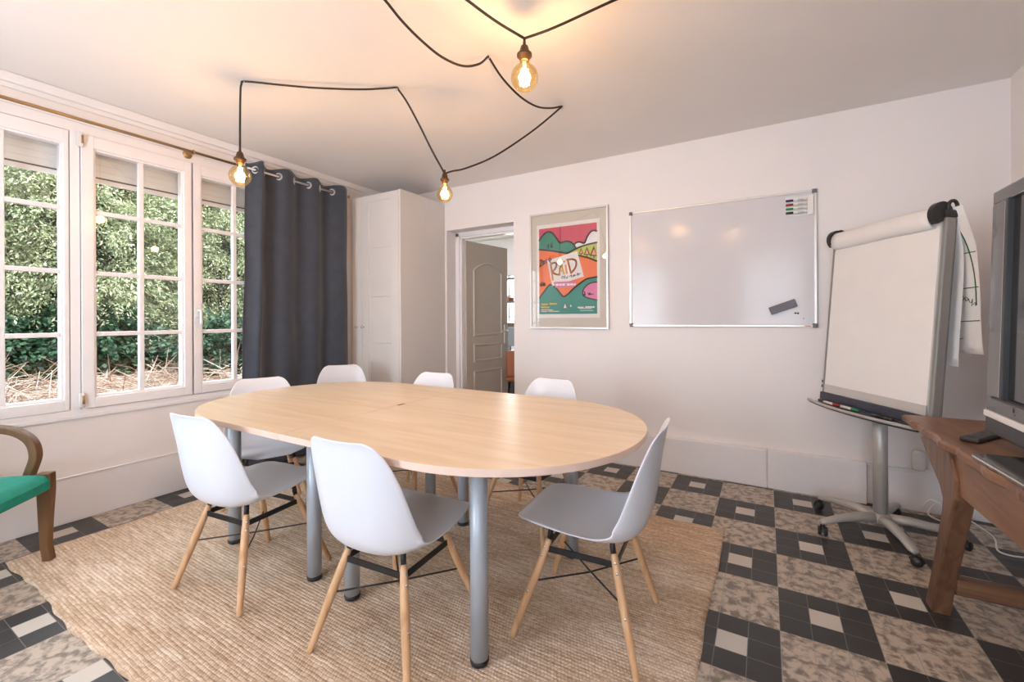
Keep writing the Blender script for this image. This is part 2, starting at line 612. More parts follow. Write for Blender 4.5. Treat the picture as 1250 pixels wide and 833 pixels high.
# ------------------------------------------------------------------ room shell
XL, XR, YB, YR, H = -3.525, 1.198, 3.541, -1.5, 2.523
WIN_Y0, WIN_Y1, WIN_Z0, WIN_Z1 = -0.25, 2.15, 0.622, 2.36
b = MB(M['floor'])
b.box(XL - 0.2, YR - 0.1, -0.1, XR + 0.1, 6.3, 0)
struct(b.build('floor'))
b = MB(M['ceiling'])
b.box(XL - 0.15, YR - 0.1, H, XR + 0.1, YB + 0.16, H + 0.12)
struct(b.build('ceiling'))
b = MB(M['wall'])
t = 0.13
b.box(XL - t, YR, 0, XL, YB, WIN_Z0)
b.box(XL - t, YR, WIN_Z1, XL, YB, H)
b.box(XL - t, YR, WIN_Z0, XL, WIN_Y0, WIN_Z1)
b.box(XL - t, WIN_Y1, WIN_Z0, XL, YB, WIN_Z1)
struct(b.build('wall_left'))
OPX0, OPX1, OPZ, WT = -2.838, -2.039, 2.09, 0.16
b = MB(M['wall'])
b.box(XL - t, YB, 0, OPX0, YB + WT, H)
b.box(OPX1, YB, 0, XR + 0.1, YB + WT, H)
b.box(OPX0, YB, OPZ, OPX1, YB + WT, H)
struct(b.build('wall_back'))
b = MB(M['wall'])
b.box(XR, YR - 0.1, 0, XR + 0.1, YB, H)
struct(b.build('wall_right'))
b = MB(M['wall'])
REAR = [(-2.55, -1.65), (-0.35, 0.55)]
xs = [XL - t, REAR[0][0], REAR[0][1], REAR[1][0], REAR[1][1], XR]
for i in (0, 2, 4):
    b.box(xs[i], YR - 0.1, 0, xs[i + 1], YR, H)
for x0, x1 in REAR:
    b.box(x0, YR - 0.1, 2.3, x1, YR, H)
    b.box(x0, YR - 0.1, 0, x1, YR, 0.35)
struct(b.build('wall_rear'))

# skirting boards and the small cornice over the windows
b = MB(M['trim'])
b.box(XL, YR, 0, XL + 0.012, YB, 0.262, 0.004)
b.box(XL, YR, 0.262, XL + 0.018, YB, 0.272, 0.004)
struct(b.build('baseboard_left'))
b = MB(M['trim'])
for x0, x1 in ((OPX1, 0.005), (0.007, 0.545)):
    b.box(x0, YB - 0.062, 0, x1, YB, 0.262, 0.005)
b.box(0.545, YB - 0.035, 0, XR, YB, 0.235, 0.006)
b.box(0.545, YB - 0.045, 0.235, XR, YB, 0.25, 0.004)
b.box(-2.86, YB - 0.02, 0, OPX0, YB, 0.262, 0.005)
struct(b.build('baseboard_back'))
b = MB(M['trim'])
b.box(XL, YR, 2.468, XL + 0.03, YB, H, 0.008)
b.box(XL, YR, 2.440, XL + 0.014, YB, 2.470, 0.005)
b.box(XL, YR, WIN_Z1, XL + 0.008, WIN_Y1 + 0.08, WIN_Z1 + 0.03, 0.003)
struct(b.build('trim_1'))
b = MB(M['trim'])
b.box(XL, WIN_Y0 - 0.05, 0.600, XL + 0.012, WIN_Y1 + 0.05, 0.624, 0.004)
struct(b.build('trim_2'))

# ------------------------------------------------------------------ windows
FX = XL + 0.005             # inner face of the frames


def win_leaf(n, y0, y1, gy0, gy1, hinge=None, handle=None, label=None, proud=0.0):
    z0, z1, gz0, gz1 = 0.655, 2.297, 0.728, 2.212
    r = sroot('window_%d' % n, (FX - 0.03, (y0 + y1) / 2, z0), label)
    fr = MB(M['pvc'])
    fx = FX + proud
    D = 0.065
    fr.box(fx - D, y0, z0, fx, gy0 - 0.012, z1, 0.003)
    fr.box(fx - D, gy1 + 0.012, z0, fx, y1, z1, 0.003)
    fr.box(fx - D, gy0 - 0.013, z0, fx, gy1 + 0.013, gz0 - 0.012, 0.003)
    fr.box(fx - D, gy0 - 0.013, gz1 + 0.012, fx, gy1 + 0.013, z1, 0.003)
    # glazing bead, stepped back
    for a in ((gy0 - 0.014, gz0 - 0.014, gy0, gz1 + 0.014), (gy1, gz0 - 0.014, gy1 + 0.014, gz1 + 0.014),
              (gy0, gz0 - 0.014, gy1, gz0), (gy0, gz1, gy1, gz1 + 0.014)):
        fr.box(fx - D, a[0], a[1], fx - 0.012, a[2], a[3], 0.002)
    fr.build('window_frame', r)
    br = MB(M['pvc'])
    ym = (gy0 + gy1) / 2
    br.box(fx - 0.045, ym - 0.014, gz0, fx - 0.014, ym + 0.014, gz1, 0.004)
    for k in (1, 2, 3):
        z = gz0 + (gz1 - gz0) * k / 4
        br.box(fx - 0.045, gy0, z - 0.013, fx - 0.015, gy1, z + 0.013, 0.004)
    br.build('glazing_bars', r)
    gl = MB(M['pane'])
    gl.box(fx - 0.034, gy0, gz0, fx - 0.028, gy1, gz1)
    gl.build('glass_pane', r)
    if hinge is not None:
        for z in (0.665, 2.215):
            h = MB(M['white_plastic'])
            h.box(fx, hinge - 0.011, z, fx + 0.012, hinge + 0.004, z + 0.085, 0.003)
            h.cyl((fx + 0.008, hinge + 0.008, z), (fx + 0.008, hinge + 0.008, z + 0.085), 0.006, seg=10)
            h.use(M['brass'])
            h.cyl((fx + 0.008, hinge + 0.008, z + 0.02), (fx + 0.008, hinge + 0.008, z + 0.07), 0.0065, seg=10)
            h.build('hinge', r)
    if handle is not None:
        h = MB(M['white_plastic'])
        h.box(fx, handle - 0.014, 1.20, fx + 0.008, handle + 0.014, 1.275, 0.004)
        h.tube(smooth_path([(fx, handle, 1.25), (fx + 0.035, handle, 1.25), (fx + 0.045, handle, 1.235), (fx + 0.045, handle, 1.14)], 4), 0.009, 10)
        h.build('window_handle', r)
    return r


win_leaf(1, 0.315, 0.893, 0.405, 0.858, label='fixed white window light of eight panes, nearest the green armchair')
win_leaf(2, 0.944, 1.520, 1.012, 1.461, hinge=0.938, proud=0.012, label='hinged white window leaf in the middle')
win_leaf(3, 1.532, 2.105, 1.591, 2.040, handle=1.556, proud=0.012, label='white window leaf with handle beside the curtain')
win_leaf(4, -0.225, 0.30, -0.15, 0.26, label='fixed white window light farthest left')
b = MB(M['pvc'])                                       # the fixed outer frame round the leaves
b.box(FX - 0.075, WIN_Y0, WIN_Z0, FX - 0.002, WIN_Y1, 0.653, 0.003)
b.box(FX - 0.075, WIN_Y0, 2.300, FX - 0.002, WIN_Y1, WIN_Z1, 0.003)
for y0, y1 in ((WIN_Y0, -0.228), (0.301, 0.314), (0.897, 0.941), (2.108, WIN_Y1)):
    b.box(FX - 0.075, y0, 0.65, FX - 0.002, y1, 2.303, 0.003)
b.use(M['gap'])
b.box(FX - 0.06, 1.516, 0.66, FX - 0.045, 1.538, 2.296)
for y in (0.895, 0.942):
    b.box(FX - 0.06, y - 0.003, 0.66, FX - 0.012, y + 0.003, 2.296)
struct(b.build('window_5'), 'white fixed outer frame around the window leaves')
for i, (y0, y1) in enumerate(((-0.22, 0.30), (0.32, 0.895), (0.94, 2.11))):
    r = thing('roller_shutter', ['pale grey roller shutter beyond the armchair window, out of view',
                                 'pale grey roller shutter lowered over the fixed window light above the green armchair',
                                 'pale grey roller shutter lowered over the pair of opening window leaves'][i], 'shutter', (FX - 0.105, (y0 + y1) / 2, 2.06))
    b = MB(M['shutter'])
    for k in range(7):
        z = 2.082 + k * 0.04
        b.box(FX - 0.112, y0, z, FX - 0.100, y1, z + 0.0395, 0.0012)
    b.build('slats', r)
    b = MB(M['gap'])
    b.box(FX - 0.113, y0, 2.073, FX - 0.098, y1, 2.083, 0.002)
    b.build('rubber_seal', r)
    b = MB(M['white_plastic'])
    b.box(FX - 0.113, y0, 2.045, FX - 0.096, y1, 2.073, 0.003)
    b.build('end_bar', r)
b = MB(M['wall'])                                       # outside wall over the shutters carries the shutter box
b.box(XL - 0.30, YR, 2.33, XL - 0.13, YB, 2.75)
struct(b.build('wall_outside'))
# french windows behind the camera
for i, (x0, x1) in enumerate(REAR):
    r = sroot('window_%d' % (6 + i), ((x0 + x1) / 2, YR, 0.35), 'white window behind the camera')
    b = MB(M['pvc'])
    for a in ((x0, 0.35, x0 + 0.06, 2.3), (x1 - 0.06, 0.35, x1, 2.3), (x0 + 0.06, 0.35, x1 - 0.06, 0.42), (x0 + 0.06, 2.23, x1 - 0.06, 2.3),
              ((x0 + x1) / 2 - 0.03, 0.42, (x0 + x1) / 2 + 0.03, 2.23)):
        b.box(a[0], YR - 0.07, a[1], a[2], YR - 0.01, a[3], 0.003)
    b.build('window_frame', r)
    b = MB(M['pane'])
    b.box(x0 + 0.05, YR - 0.045, 0.4, x1 - 0.05, YR - 0.04, 2.25)
    b.build('glass_pane', r)

# ------------------------------------------------------------------ doorway and door
r = sroot('door_1', (-2.76, YB + WT, 0), 'taupe panelled door standing open into the next room')
b = MB(M['trim'])
JY0, JY1 = YB + WT - 0.012, YB + WT + 0.07
b.box(OPX0, JY0, 0, OPX0 + 0.045, JY1, OPZ, 0.005)
b.box(OPX0 + 0.045, JY0 + 0.015, 0, OPX0 + 0.07, JY1, OPZ - 0.05, 0.004)
b.box(OPX1 - 0.06, JY0, 0, OPX1, JY1, OPZ, 0.005)
b.box(OPX0, JY0, OPZ - 0.045, OPX1, JY1, OPZ + 0.02, 0.005)
b.box(OPX0 + 0.045, JY0 + 0.015, OPZ - 0.065, OPX1 - 0.05, JY1, OPZ - 0.04, 0.004)
b.build('door_frame', r)
DW, DH, DT = 0.70, 2.005, 0.04
ang = R(82.0)
dm = Matrix.Translation((OPX0 + 0.078, YB + WT + 0.045, 0.008)) @ Matrix.Rotation(ang, 4, 'Z')


def rect_ring(mb, pts, y0, y1, w, mtx):
    """moulding: closed strip of width w around polygon pts (x,z)"""
    P = [Vector((p[0], 0, p[1])) for p in pts]
    n = len(P)
    c = sum(P, Vector()) / n
    vs, fs = [], []
    for i in range(n):
        a, p, q = P[i - 1], P[i], P[(i + 1) % n]
        d1, d2 = (p - a).normalized(), (q - p).normalized()
        n1, n2 = Vector((-d1.z, 0, d1.x)), Vector((-d2.z, 0, d2.x))
        bi = (n1 + n2)
        bi = bi / max(0.3, bi.dot(n1))
        if bi.dot(c - p) < 0:
            bi = -bi
        for off, yy in ((0, y0), (w * 0.3, y1), (w * 0.7, y1), (w, y0)):
            v = p + bi * off
            vs.append(mtx @ Vector((v.x, yy, v.z)))
    for i in range(n):
        j = (i + 1) % n
        for k in range(3):
            fs.append((i * 4 + k, j * 4 + k, j * 4 + k + 1, i * 4 + k + 1))
    mb._add(vs, fs)


b = MB(M['door'])
b.box(0, -DT / 2, 0, DW, DT / 2, DH, 0.003, 2, dm)
ax0, ax1 = 0.105, DW - 0.105
arch = [(ax0, 0.98), (ax1, 0.98), (ax1, 1.70)]
for k in range(1, 12):
    f = k / 12
    arch.append((ax1 + (ax0 - ax1) * f, 1.70 + 0.10 * math.sin(PI * f) ** 0.8 * (1 if 0 < f < 1 else 0)))
arch.append((ax0, 1.70))
for side in (-1, 1):
    y0, y1 = side * (DT / 2 - 0.001), side * (DT / 2 + 0.012)
    for pts in (arch, [(ax0, 0.70), (ax1, 0.70), (ax1, 0.90), (ax0, 0.90)], [(ax0, 0.13), (ax1, 0.13), (ax1, 0.61), (ax0, 0.61)]):
        rect_ring(b, pts, y0, y1, 0.03, dm)
b.build('door_leaf', r)
b = MB(M['satin'])
for side in (-1, 1):
    yy = side * (DT / 2)
    b.box(DW - 0.075, min(yy, yy + side * 0.008), 0.88, DW - 0.035, max(yy, yy + side * 0.008), 1.10, 0.003, 2, dm)
    pts = [dm @ Vector(p) for p in ((DW - 0.055, yy, 1.03), (DW - 0.055, yy + side * 0.05, 1.03), (DW - 0.07, yy + side * 0.055, 1.03), (DW - 0.16, yy + side * 0.055, 1.03))]
    b.tube(pts, 0.008, 10)
b.build('door_handle', r)

# ------------------------------------------------------------------ the room beyond
HB = 6.15
b = MB(M['wall'])
b.box(-4.6, HB, 0, -4.15, HB + 0.1, 2.5)
b.box(-3.15, HB, 0, -1.2, HB + 0.1, 2.5)
b.box(-4.15, HB, 0, -3.15, HB + 0.1, 0.85)
b.box(-4.15, HB, 1.95, -3.15, HB + 0.1, 2.5)
struct(b.build('wall_hall_far'))
b = MB(M['wall'])
b.box(-4.7, YB + WT, 0, -4.6, HB, 2.5)
struct(b.build('wall_hall_left'))
b = MB(M['wall'])
b.box(-1.3, YB + WT, 0, -1.2, HB, 2.5)
struct(b.build('wall_hall_right'))
b = MB(pmat('pale_green_ceiling', (0.64, 0.67, 0.60), 0.3))
b.box(-4.7, YB + WT, 2.5, -1.2, HB + 0.1, 2.6)
struct(b.build('ceiling_hall'))
r = sroot('window_8', (-3.65, HB, 0.85), 'far window of the next room seen past the open door')
b = MB(M['pvc'])
for a in ((-4.15, 0.85, -4.09, 1.95), (-3.21, 0.85, -3.15, 1.95), (-4.1, 0.85, -3.2, 0.92), (-4.1, 1.88, -3.2, 1.95), (-3.67, 0.9, -3.63, 1.9),
          (-3.9, 0.9, -3.88, 1.9), (-3.42, 0.9, -3.4, 1.9), (-4.1, 1.2, -3.2, 1.22), (-4.1, 1.54, -3.2, 1.56)):
    b.box(a[0], HB + 0.02, a[1], a[2], HB + 0.08, a[3])
b.build('window_frame', r)
b = MB(M['pane'])
b.box(-4.1, HB + 0.045, 0.9, -3.2, HB + 0.05, 1.9)
b.build('glass_pane', r)
r = thing('shelving_rack', 'dark open shelving rack in front of the far window in the next room', 'shelf', (-3.45, 5.62, 0))
for x in (-3.95, -3.02):
    for y in (5.5, 5.74):
        b = MB(M['black_metal'])
        b.box(x - 0.012, y - 0.012, 0, x + 0.012, y + 0.012, 1.78)
        b.build('post', r)
for z, th in ((0.25, 0.03), (0.62, 0.03), (1.05, 0.07), (1.41, 0.03), (1.75, 0.03)):
    b = MB(M['rackwood'])
    b.box(-3.97, 5.48, z, -3.0, 5.76, z + th, 0.003)
    b.build('shelf', r)
tag(MB(M['orange_leather']).box(-3.40, 5.53, 1.4405, -3.27, 5.68, 1.50, 0.006).build('storage_box'), 'small brown box on the upper shelf of the rack', 'box')
r = thing('office_desk', 'dark desk in the next room carrying a grey monitor', 'desk', (-3.0, 5.0, 0))
b = MB(M['rackwood'])
b.box(-3.6, 4.95, 0.70, -2.55, 5.40, 0.73, 0.003)
b.build('desk_top', r)
for x, y in ((-3.55, 5.0), (-2.6, 5.0), (-3.55, 5.35), (-2.6, 5.35)):
    b = MB(M['black_metal'])
    b.box(x - 0.02, y - 0.02, 0, x + 0.02, y + 0.02, 0.70)
    b.build('leg', r)
r = thing('drawer_unit', 'black drawer unit under the dark desk in the next room', 'drawers', (-3.0, 5.17, 0))
b = MB(M['black'])
b.box(-3.45, 5.02, 0.02, -2.66, 5.38, 0.66, 0.004)
b.build('carcass', r)
for z in (0.06, 0.26, 0.46):
    b = MB(M['black'])
    b.box(-3.44, 5.005, z, -2.67, 5.019, z + 0.18, 0.004)
    d_ = b.build('drawer', r)
    b = MB(M['satin'])
    b.box(-3.12, 4.992, z + 0.12, -2.98, 5.0045, z + 0.135, 0.003)
    b.build('handle', d_)
r = thing('computer_monitor', 'grey computer monitor on the desk seen past the door edge', 'monitor', (-3.1, 5.2, 0.73))
b = MB(M['grey_screen'])
b.box(-3.34, 5.19, 0.80, -2.84, 5.22, 1.06, 0.006)
b.build('screen', r)
b = MB(M['grey_screen'])
b.box(-3.2, 5.12, 0.7301, -2.98, 5.28, 0.742, 0.003)
b.box(-3.12, 5.205, 0.742, -3.06, 5.235, 0.9, 0.003)
b.build('monitor_stand', r)
r = thing('desk_chair', 'orange-brown leather chair with dark legs in the next room', 'chair', (-2.50, 4.62, 0), R(20))
b = MB(M['orange_leather'])
b.box(-0.21, -0.2, 0.44, 0.21, 0.2, 0.50, 0.02)
b.build('seat', r, True)
b = MB(M['orange_leather'])
b.box(-0.20, -0.225, 0.50, 0.20, -0.185, 0.80, 0.018)
b.build('backrest', r, True)
for sx in (-1, 1):
    for sy in (-1, 1):
        b = MB(M['black_metal'])
        b.tube([(sx * 0.17, sy * 0.16, 0.44), (sx * 0.21, sy * 0.20, 0)], 0.012, 8)
        b.build('leg', r, True)

# ------------------------------------------------------------------ rug
b = MB(M['rug'])
random.seed(3)
RX0, RX1, RY0, RY1 = -3.205, -0.203, 0.585, 2.662
nx, ny = 150, 104


def rugpt(u, v):
    x = RX0 + (RX1 - RX0) * u
    y = RY0 + (RY1 - RY0) * v
    e = 0.004 * math.sin(y * 9) + 0.0015 * math.sin(y * 23 + 1)
    f = 0.008 * math.sin(x * 7 + 2) + 0.004 * math.sin(x * 31)
    return x + e * (1 if u > 0.5 else 0.6) + 0.012 * (v - 0.5) * (2 * u - 1), y + f


vs, fs = [], []
for zl in (0.0005, 0.0115):
    for i in range(nx + 1):
        for j in range(ny + 1):
            x, y = rugpt(i / nx, j / ny)
            edge = i in (0, nx) or j in (0, ny)
            vs.append((x, y, zl if zl < 0.01 else (0.007 if edge else 0.0115 + 0.0012 * math.sin(x * 13) * math.sin(y * 17))))
w = ny + 1
n0 = (nx + 1) * w
for i in range(nx):
    for j in range(ny):
        fs.append((n0 + i * w + j, n0 + (i + 1) * w + j, n0 + (i + 1) * w + j + 1, n0 + i * w + j + 1))
ring = [i * w for i in range(nx)] + [nx * w + j for j in range(ny)] + [i * w + ny for i in range(nx, 0, -1)] + [j for j in range(ny, 0, -1)]
for k in range(len(ring)):
    a, c = ring[k], ring[(k + 1) % len(ring)]
    fs.append((a, c, n0 + c, n0 + a))
b._add(vs, fs, True)
tag(b.build('jute_rug'), 'large natural woven jute rug on the tiled floor under the table', 'rug')
RUGZ = 0.0125

# ------------------------------------------------------------------ table
r = thing('meeting_table', 'oval pale maple meeting table of two halves on grey steel legs', 'table', (-1.63, 1.6, RUGZ))
SX, CY, HW = -1.6225, 1.598, 0.605


def half(side, cx, rx, p):
    pts = []
    for k in range(41):
        a = -PI / 2 + PI * k / 40
        ca, sa = math.cos(a), math.sin(a)
        pts.append((cx + side * rx * abs(ca) ** p, CY + HW * math.copysign(abs(sa) ** p, sa)))
    x = SX + side * 0.001
    return [(x, CY - HW)] + pts + [(x, CY + HW)]


for side, cx, rx in ((1, -1.00, 0.612), (-1, -2.14, 0.585)):
    pts = half(side, cx, rx, 0.95)
    if side < 0:
        pts = pts[::-1]
    b = MB(M['table'])
    n = len(pts)
    prof = [(0.0015, 0.7155, 1), (0, 0.717, 1), (0, 0.7385, 1), (0.0015, 0.740, 1)]
    c = Vector((sum(p[0] for p in pts) / n, CY))

    def ins(p, d):
        v = Vector(p) - c
        return c + v * (1 - d / max(v.length, 1e-6))
    vs = []
    for d, z, _ in prof:
        for p in pts:
            q = ins(p, d)
            vs.append((q.x, q.y, z))
    fs = []
    b.use(M['edge'])
    for l in range(3):
        for i in range(n):
            j = (i + 1) % n
            fs.append((l * n + i, l * n + j, (l + 1) * n + j, (l + 1) * n + i))
    b._add(vs, fs)
    b.use(M['table'])
    b._add(vs[3 * n:], [tuple(range(n))])
    b._add(vs[:n], [tuple(range(n))[::-1]])
    top = b.build('tabletop', r)
LEGS = [(-0.843, 1.217), (-1.500, 1.234), (-1.760, 1.241), (-2.412, 1.237), (-0.825, 1.992), (-1.487, 1.992), (-1.728, 1.992), (-2.412, 1.992)]
for x, y in LEGS:
    b = MB(M['grey_metal'])
    b.cyl((x, y, RUGZ + 0.018), (x, y, 0.7155), 0.0305, seg=28)
    lg = b.build('leg', r)
    b = MB(M['black'])
    b.lathe([(0.026, RUGZ), (0.031, RUGZ + 0.003), (0.0325, RUGZ + 0.012), (0.0325, RUGZ + 0.02), (0.029, RUGZ + 0.022)], (x, y, 0), 28)
    b.build('foot_cap', lg)
for x0, x1, y in ((-1.5, -0.83, 1.234), (-2.41, -1.76, 1.241), (-1.49, -0.83, 1.992), (-2.41, -1.73, 1.992)):
    b = MB(M['grey_metal'])
    b.box(x0, y - 0.015, 0.68, x1, y + 0.015, 0.715)
    b.build('under_rail', r)
b = MB(M['rackwood'])
b.box(-1.632, 1.625, 0.7392, -1.616, 1.672, 0.7404, 0.0)
b.build('cable_notch', r)

# ------------------------------------------------------------------ shell chairs
def make_chair(label):
    r = thing('shell_chair', label, 'chair', (0, 0, 0), 0, 'white shell chairs around the table')
    # centre line of the shell seen from the side: (forward y, height z, half width, edge curl)
    prof = [(0.242, 0.402, 0.085, -0.003), (0.239, 0.415, 0.128, -0.003), (0.229, 0.425, 0.162, -0.002), (0.208, 0.431, 0.190, 0.000), (0.165, 0.430, 0.211, 0.004),
            (0.06, 0.411, 0.231, 0.020), (-0.03, 0.392, 0.234, 0.036), (-0.105, 0.379, 0.234, 0.056), (-0.168, 0.384, 0.233, 0.076), (-0.212, 0.416, 0.230, 0.086),
            (-0.238, 0.474, 0.225, 0.082), (-0.253, 0.555, 0.216, 0.068), (-0.263, 0.635, 0.203, 0.050), (-0.273, 0.702, 0.185, 0.034),
            (-0.282, 0.752, 0.160, 0.020), (-0.289, 0.775, 0.138, 0.012), (-0.295, 0.788, 0.108, 0.007)]
    C = smooth_path([(p[0], p[1], 0) for p in prof], 3)
    Wd = smooth_path([(p[2], p[3], 0) for p in prof], 3)
    n = len(C)
    NV = 16
    rows = []
    for i in range(n):
        t_ = (C[min(i + 1, n - 1)] - C[max(i - 1, 0)]).normalized()
        nr = Vector((-t_.y, t_.x))           # in (y,z); turned to the sitter below
        if nr.dot(Vector((0.6, 0.9))) < 0:
            nr = -nr
        row = []
        for j in range(NV + 1):
            s_ = 2 * j / NV - 1
            a = abs(s_)
            cu = Wd[i].y * a ** 2.6
            y = C[i].x + nr.x * cu
            z = C[i].y + nr.y * cu
            row.append((Wd[i].x * s_ * (1 - 0.06 * a ** 3), y, z))
        rows.append(row)
    b = MB(M['shell'])
    b.grid(lambda u, v: rows[round(u * (n - 1))][round(v * NV)], n - 1, NV)
    sh = b.build('seat_shell', r, True)
    md = sh.modifiers.new('thick', 'SOLIDIFY')
    md.thickness = 0.007
    md.offset = -1
    md = sh.modifiers.new('sub', 'SUBSURF')
    md.levels = md.render_levels = 1
    tops = {}
    for sx in (-1, 1):
        for sy in (-1, 1):
            tp = Vector((sx * 0.125, sy * 0.120 - 0.01, 0.345))
            ft = Vector((sx * 0.218, sy * 0.224, 0.0))
            tops[sx, sy] = (tp, ft)
            b = MB(M['beech'])
            L = [tp.lerp(ft, f) for f in (0, 0.03, 0.2, 0.45, 0.8, 0.98, 1)]
            b.tube(L, [0.010, 0.0125, 0.0150, 0.0155, 0.0125, 0.0110, 0.009], 14)
            lg = b.build('leg', r, True)
            out = Vector((sx * 0.98, sy * 0.18, 0.12)).normalized()
            for f in (0.075, 0.16, 0.52):
                b = MB(M['chrome'])
                p = tp.lerp(ft, f)
                q = p + out * (0.0125 if f < 0.1 else 0.0145)
                b.tube([q - out * 0.002, q + out * 0.0015, q + out * 0.0025], [0.0052, 0.0052, 0.003], 10)
                b.build('screw', lg, True)
    b = MB(M['black_metal'])
    for a, c in (((-1, -1), (1, -1)), ((1, -1), (1, 1)), ((1, 1), (-1, 1)), ((-1, 1), (-1, -1))):
        p, q = tops[a][0].lerp(tops[a][1], 0.10), tops[c][0].lerp(tops[c][1], 0.10)
        b.bar(p, q, 0.005, 0.022)
    for k in tops:
        tp, ft = tops[k]
        inn = Vector((-k[0] * 0.008, -k[1] * 0.008, 0))
        b.bar(tp + inn + Vector((0, 0, 0.02)), tp.lerp(ft, 0.2) + inn, 0.016, 0.006, (k[0], k[1], 0))
        b.cyl(tp + Vector((0, 0, -0.004)), tp + Vector((-k[0] * 0.008, -k[1] * 0.008, 0.042 if k[1] < 0 else 0.062)), 0.0098, 0.0095, 12)
    b.build('steel_frame', r, True)
    b = MB(M['black_metal'])
    for k, dz in (((-1, -1), 0.004), ((1, -1), -0.004)):
        p = tops[k][0].lerp(tops[k][1], 0.46)
        q = tops[-k[0], -k[1]][0].lerp(tops[-k[0], -k[1]][1], 0.46)
        d = (q - p).normalized()
        b.tube([p + Vector((0, 0, -0.012)), p + d * 0.018 + Vector((0, 0, 0.008)), (p + q) / 2 + Vector((0, 0, dz)), q - d * 0.018 + Vector((0, 0, 0.008)), q + Vector((0, 0, -0.012))], 0.0033, 8)
    b.build('cross_brace', r, True)
    return r


def copy_tree(o, parent=None):
    c = o.copy()
    col.objects.link(c)
    if parent is not None:
        c.parent = parent
    for ch in list(o.children):
        copy_tree(ch, c)
    return c


CHAIRS = [
    (-1.185, 1.195, 4, 'white shell chair with its back to the camera, in front of the table middle'),
    (-2.035, 1.135, 6, 'white shell chair with its back to the camera, nearest the green armchair'),
    (-0.600, 1.606, 94, 'white shell chair seen side-on at the table end nearest the easel'),
    (-1.165, 2.19, 176, 'white shell chair behind the table in front of the whiteboard wall, below the poster'),
    (-1.990, 2.10, 183, 'white shell chair behind the table in front of the doorway'),
    (-2.82, 2.235, -128, 'white shell chair behind the table in front of the dark curtain and wardrobe'),
    (-2.585, 1.515, -113, 'white shell chair at the table end nearest the windows'),
]
proto = None
for x, y, a, lab in CHAIRS:
    if proto is None:
        proto = c = make_chair(lab)
    else:
        c = copy_tree(proto)
    c['label'] = lab
    c.location = (x, y, RUGZ)
    c.rotation_euler = (0, 0, R(a))

# ------------------------------------------------------------------ curtain and rod
RODX, RODZ = -3.435, 2.352
r = thing('curtain_rod', 'aged brass curtain rod running above the windows', 'curtain rod', (RODX, 1.1, RODZ))
b = MB(M['brass'])
b.cyl((RODX, -0.6, RODZ), (RODX, 1.86, RODZ), 0.0095, seg=14)
b.build('rod', r)
b = MB(M['satin'])
b.cyl((RODX, 1.86, RODZ), (RODX, 2.80, RODZ), 0.008, seg=14)
b.build('inner_rod', r)
for y in (1.5, -0.45):
    b = MB(M['brass'])
    b.lathe([(0.028, 0), (0.030, 0.006), (0.022, 0.012), (0.012, 0.016)], (0, 0, 0), 18, Matrix.Translation((XL + 0.001, y, RODZ)) @ Matrix.Rotation(R(90), 4, 'Y'))
    b.cyl((XL + 0.012, y, RODZ), (RODX - 0.005, y, RODZ), 0.008, seg=10)
    b.tube([(RODX + 0.013 * math.cos(a), y, RODZ + 0.013 * math.sin(a)) for a in [2 * PI * k / 14 for k in range(14)]], 0.004, 8, True)
    b.build('bracket', r)
b = MB(M['brass'])
b.ball((RODX, 2.805, RODZ), 0.016, 14)
b.build('finial', r)

r = thing('curtain', 'dark slate grey eyelet curtain hanging between the windows and the wardrobe', 'curtain', (RODX, 2.3, 0))
CR = [1.872, 1.928, 1.99, 2.114, 2.25, 2.38, 2.495, 2.62, 2.773]
PH = [-1.1, -0.5, 0.5, 1.5, 2.5, 3.5, 4.5, 5.5, 6.4]      # in units of pi; cos = 0 at eyelets


def phase(y):
    for i in range(len(CR) - 1):
        if y <= CR[i + 1] or i == len(CR) - 2:
            f = (y - CR[i]) / (CR[i + 1] - CR[i])
            return PH[i] + (PH[i + 1] - PH[i]) * f


def curt(u, v):
    y = CR[0] + (CR[-1] - CR[0]) * u
    z = 0.02 + (2.412 - 0.02) * v
    ph = phase(y) * PI
    a = 0.040 * (0.75 + 0.35 * v) * (0.8 + 0.2 * math.sin(7 * u + 1))
    x = RODX + a * math.cos(ph) + 0.008 * math.sin(9 * z + 14 * u) * (1 - v)
    y2 = y + 0.010 * math.sin(5 * z + 9 * u) * (1 - v) - (1 - v) * 0.05 * (1 - u) ** 2
    z2 = z + (0.012 * math.cos(ph) * (v > 0.96))
    return (x, y2, z2)


b = MB(M['curtain'])
b.grid(curt, 150, 60)
cl = b.build('cloth', r)
md = cl.modifiers.new('thick', 'SOLIDIFY')
md.thickness = 0.003
for i, y in enumerate(CR[1:-1]):
    b = MB(M['satin'])
    sl = (1 if i % 2 else -1)
    ax = Vector((0.55 * sl, 0.84, 0))
    p = Vector((RODX, y, RODZ))
    e1 = Vector((-ax.y, ax.x, 0))
    b.tube([p + (e1 * math.cos(a) + Vector((0, 0, 1)) * math.sin(a)) * 0.025 for a in [2 * PI * k / 20 for k in range(20)]], 0.0075, 8, True)
    b.build('eyelet', r)

# ------------------------------------------------------------------ wardrobe
WX0, WX1, WY0, WY1, WZ = XL + 0.02, -2.859, 2.899, YB - 0.004, 2.368
r = thing('wardrobe', 'tall off-white wardrobe with panelled doors in the corner beside the curtain', 'wardrobe', ((WX0 + WX1) / 2, (WY0 + WY1) / 2, 0))
b = MB(M['wardrobe'])
b.box(WX1 - 0.02, WY0 + 0.004, 0, WX1, WY1, WZ, 0.002)
b.box(WX0, WY0 + 0.024, 0, WX1 - 0.021, WY1, WZ - 0.004)
b.build('carcass', r)
SPL = -3.366


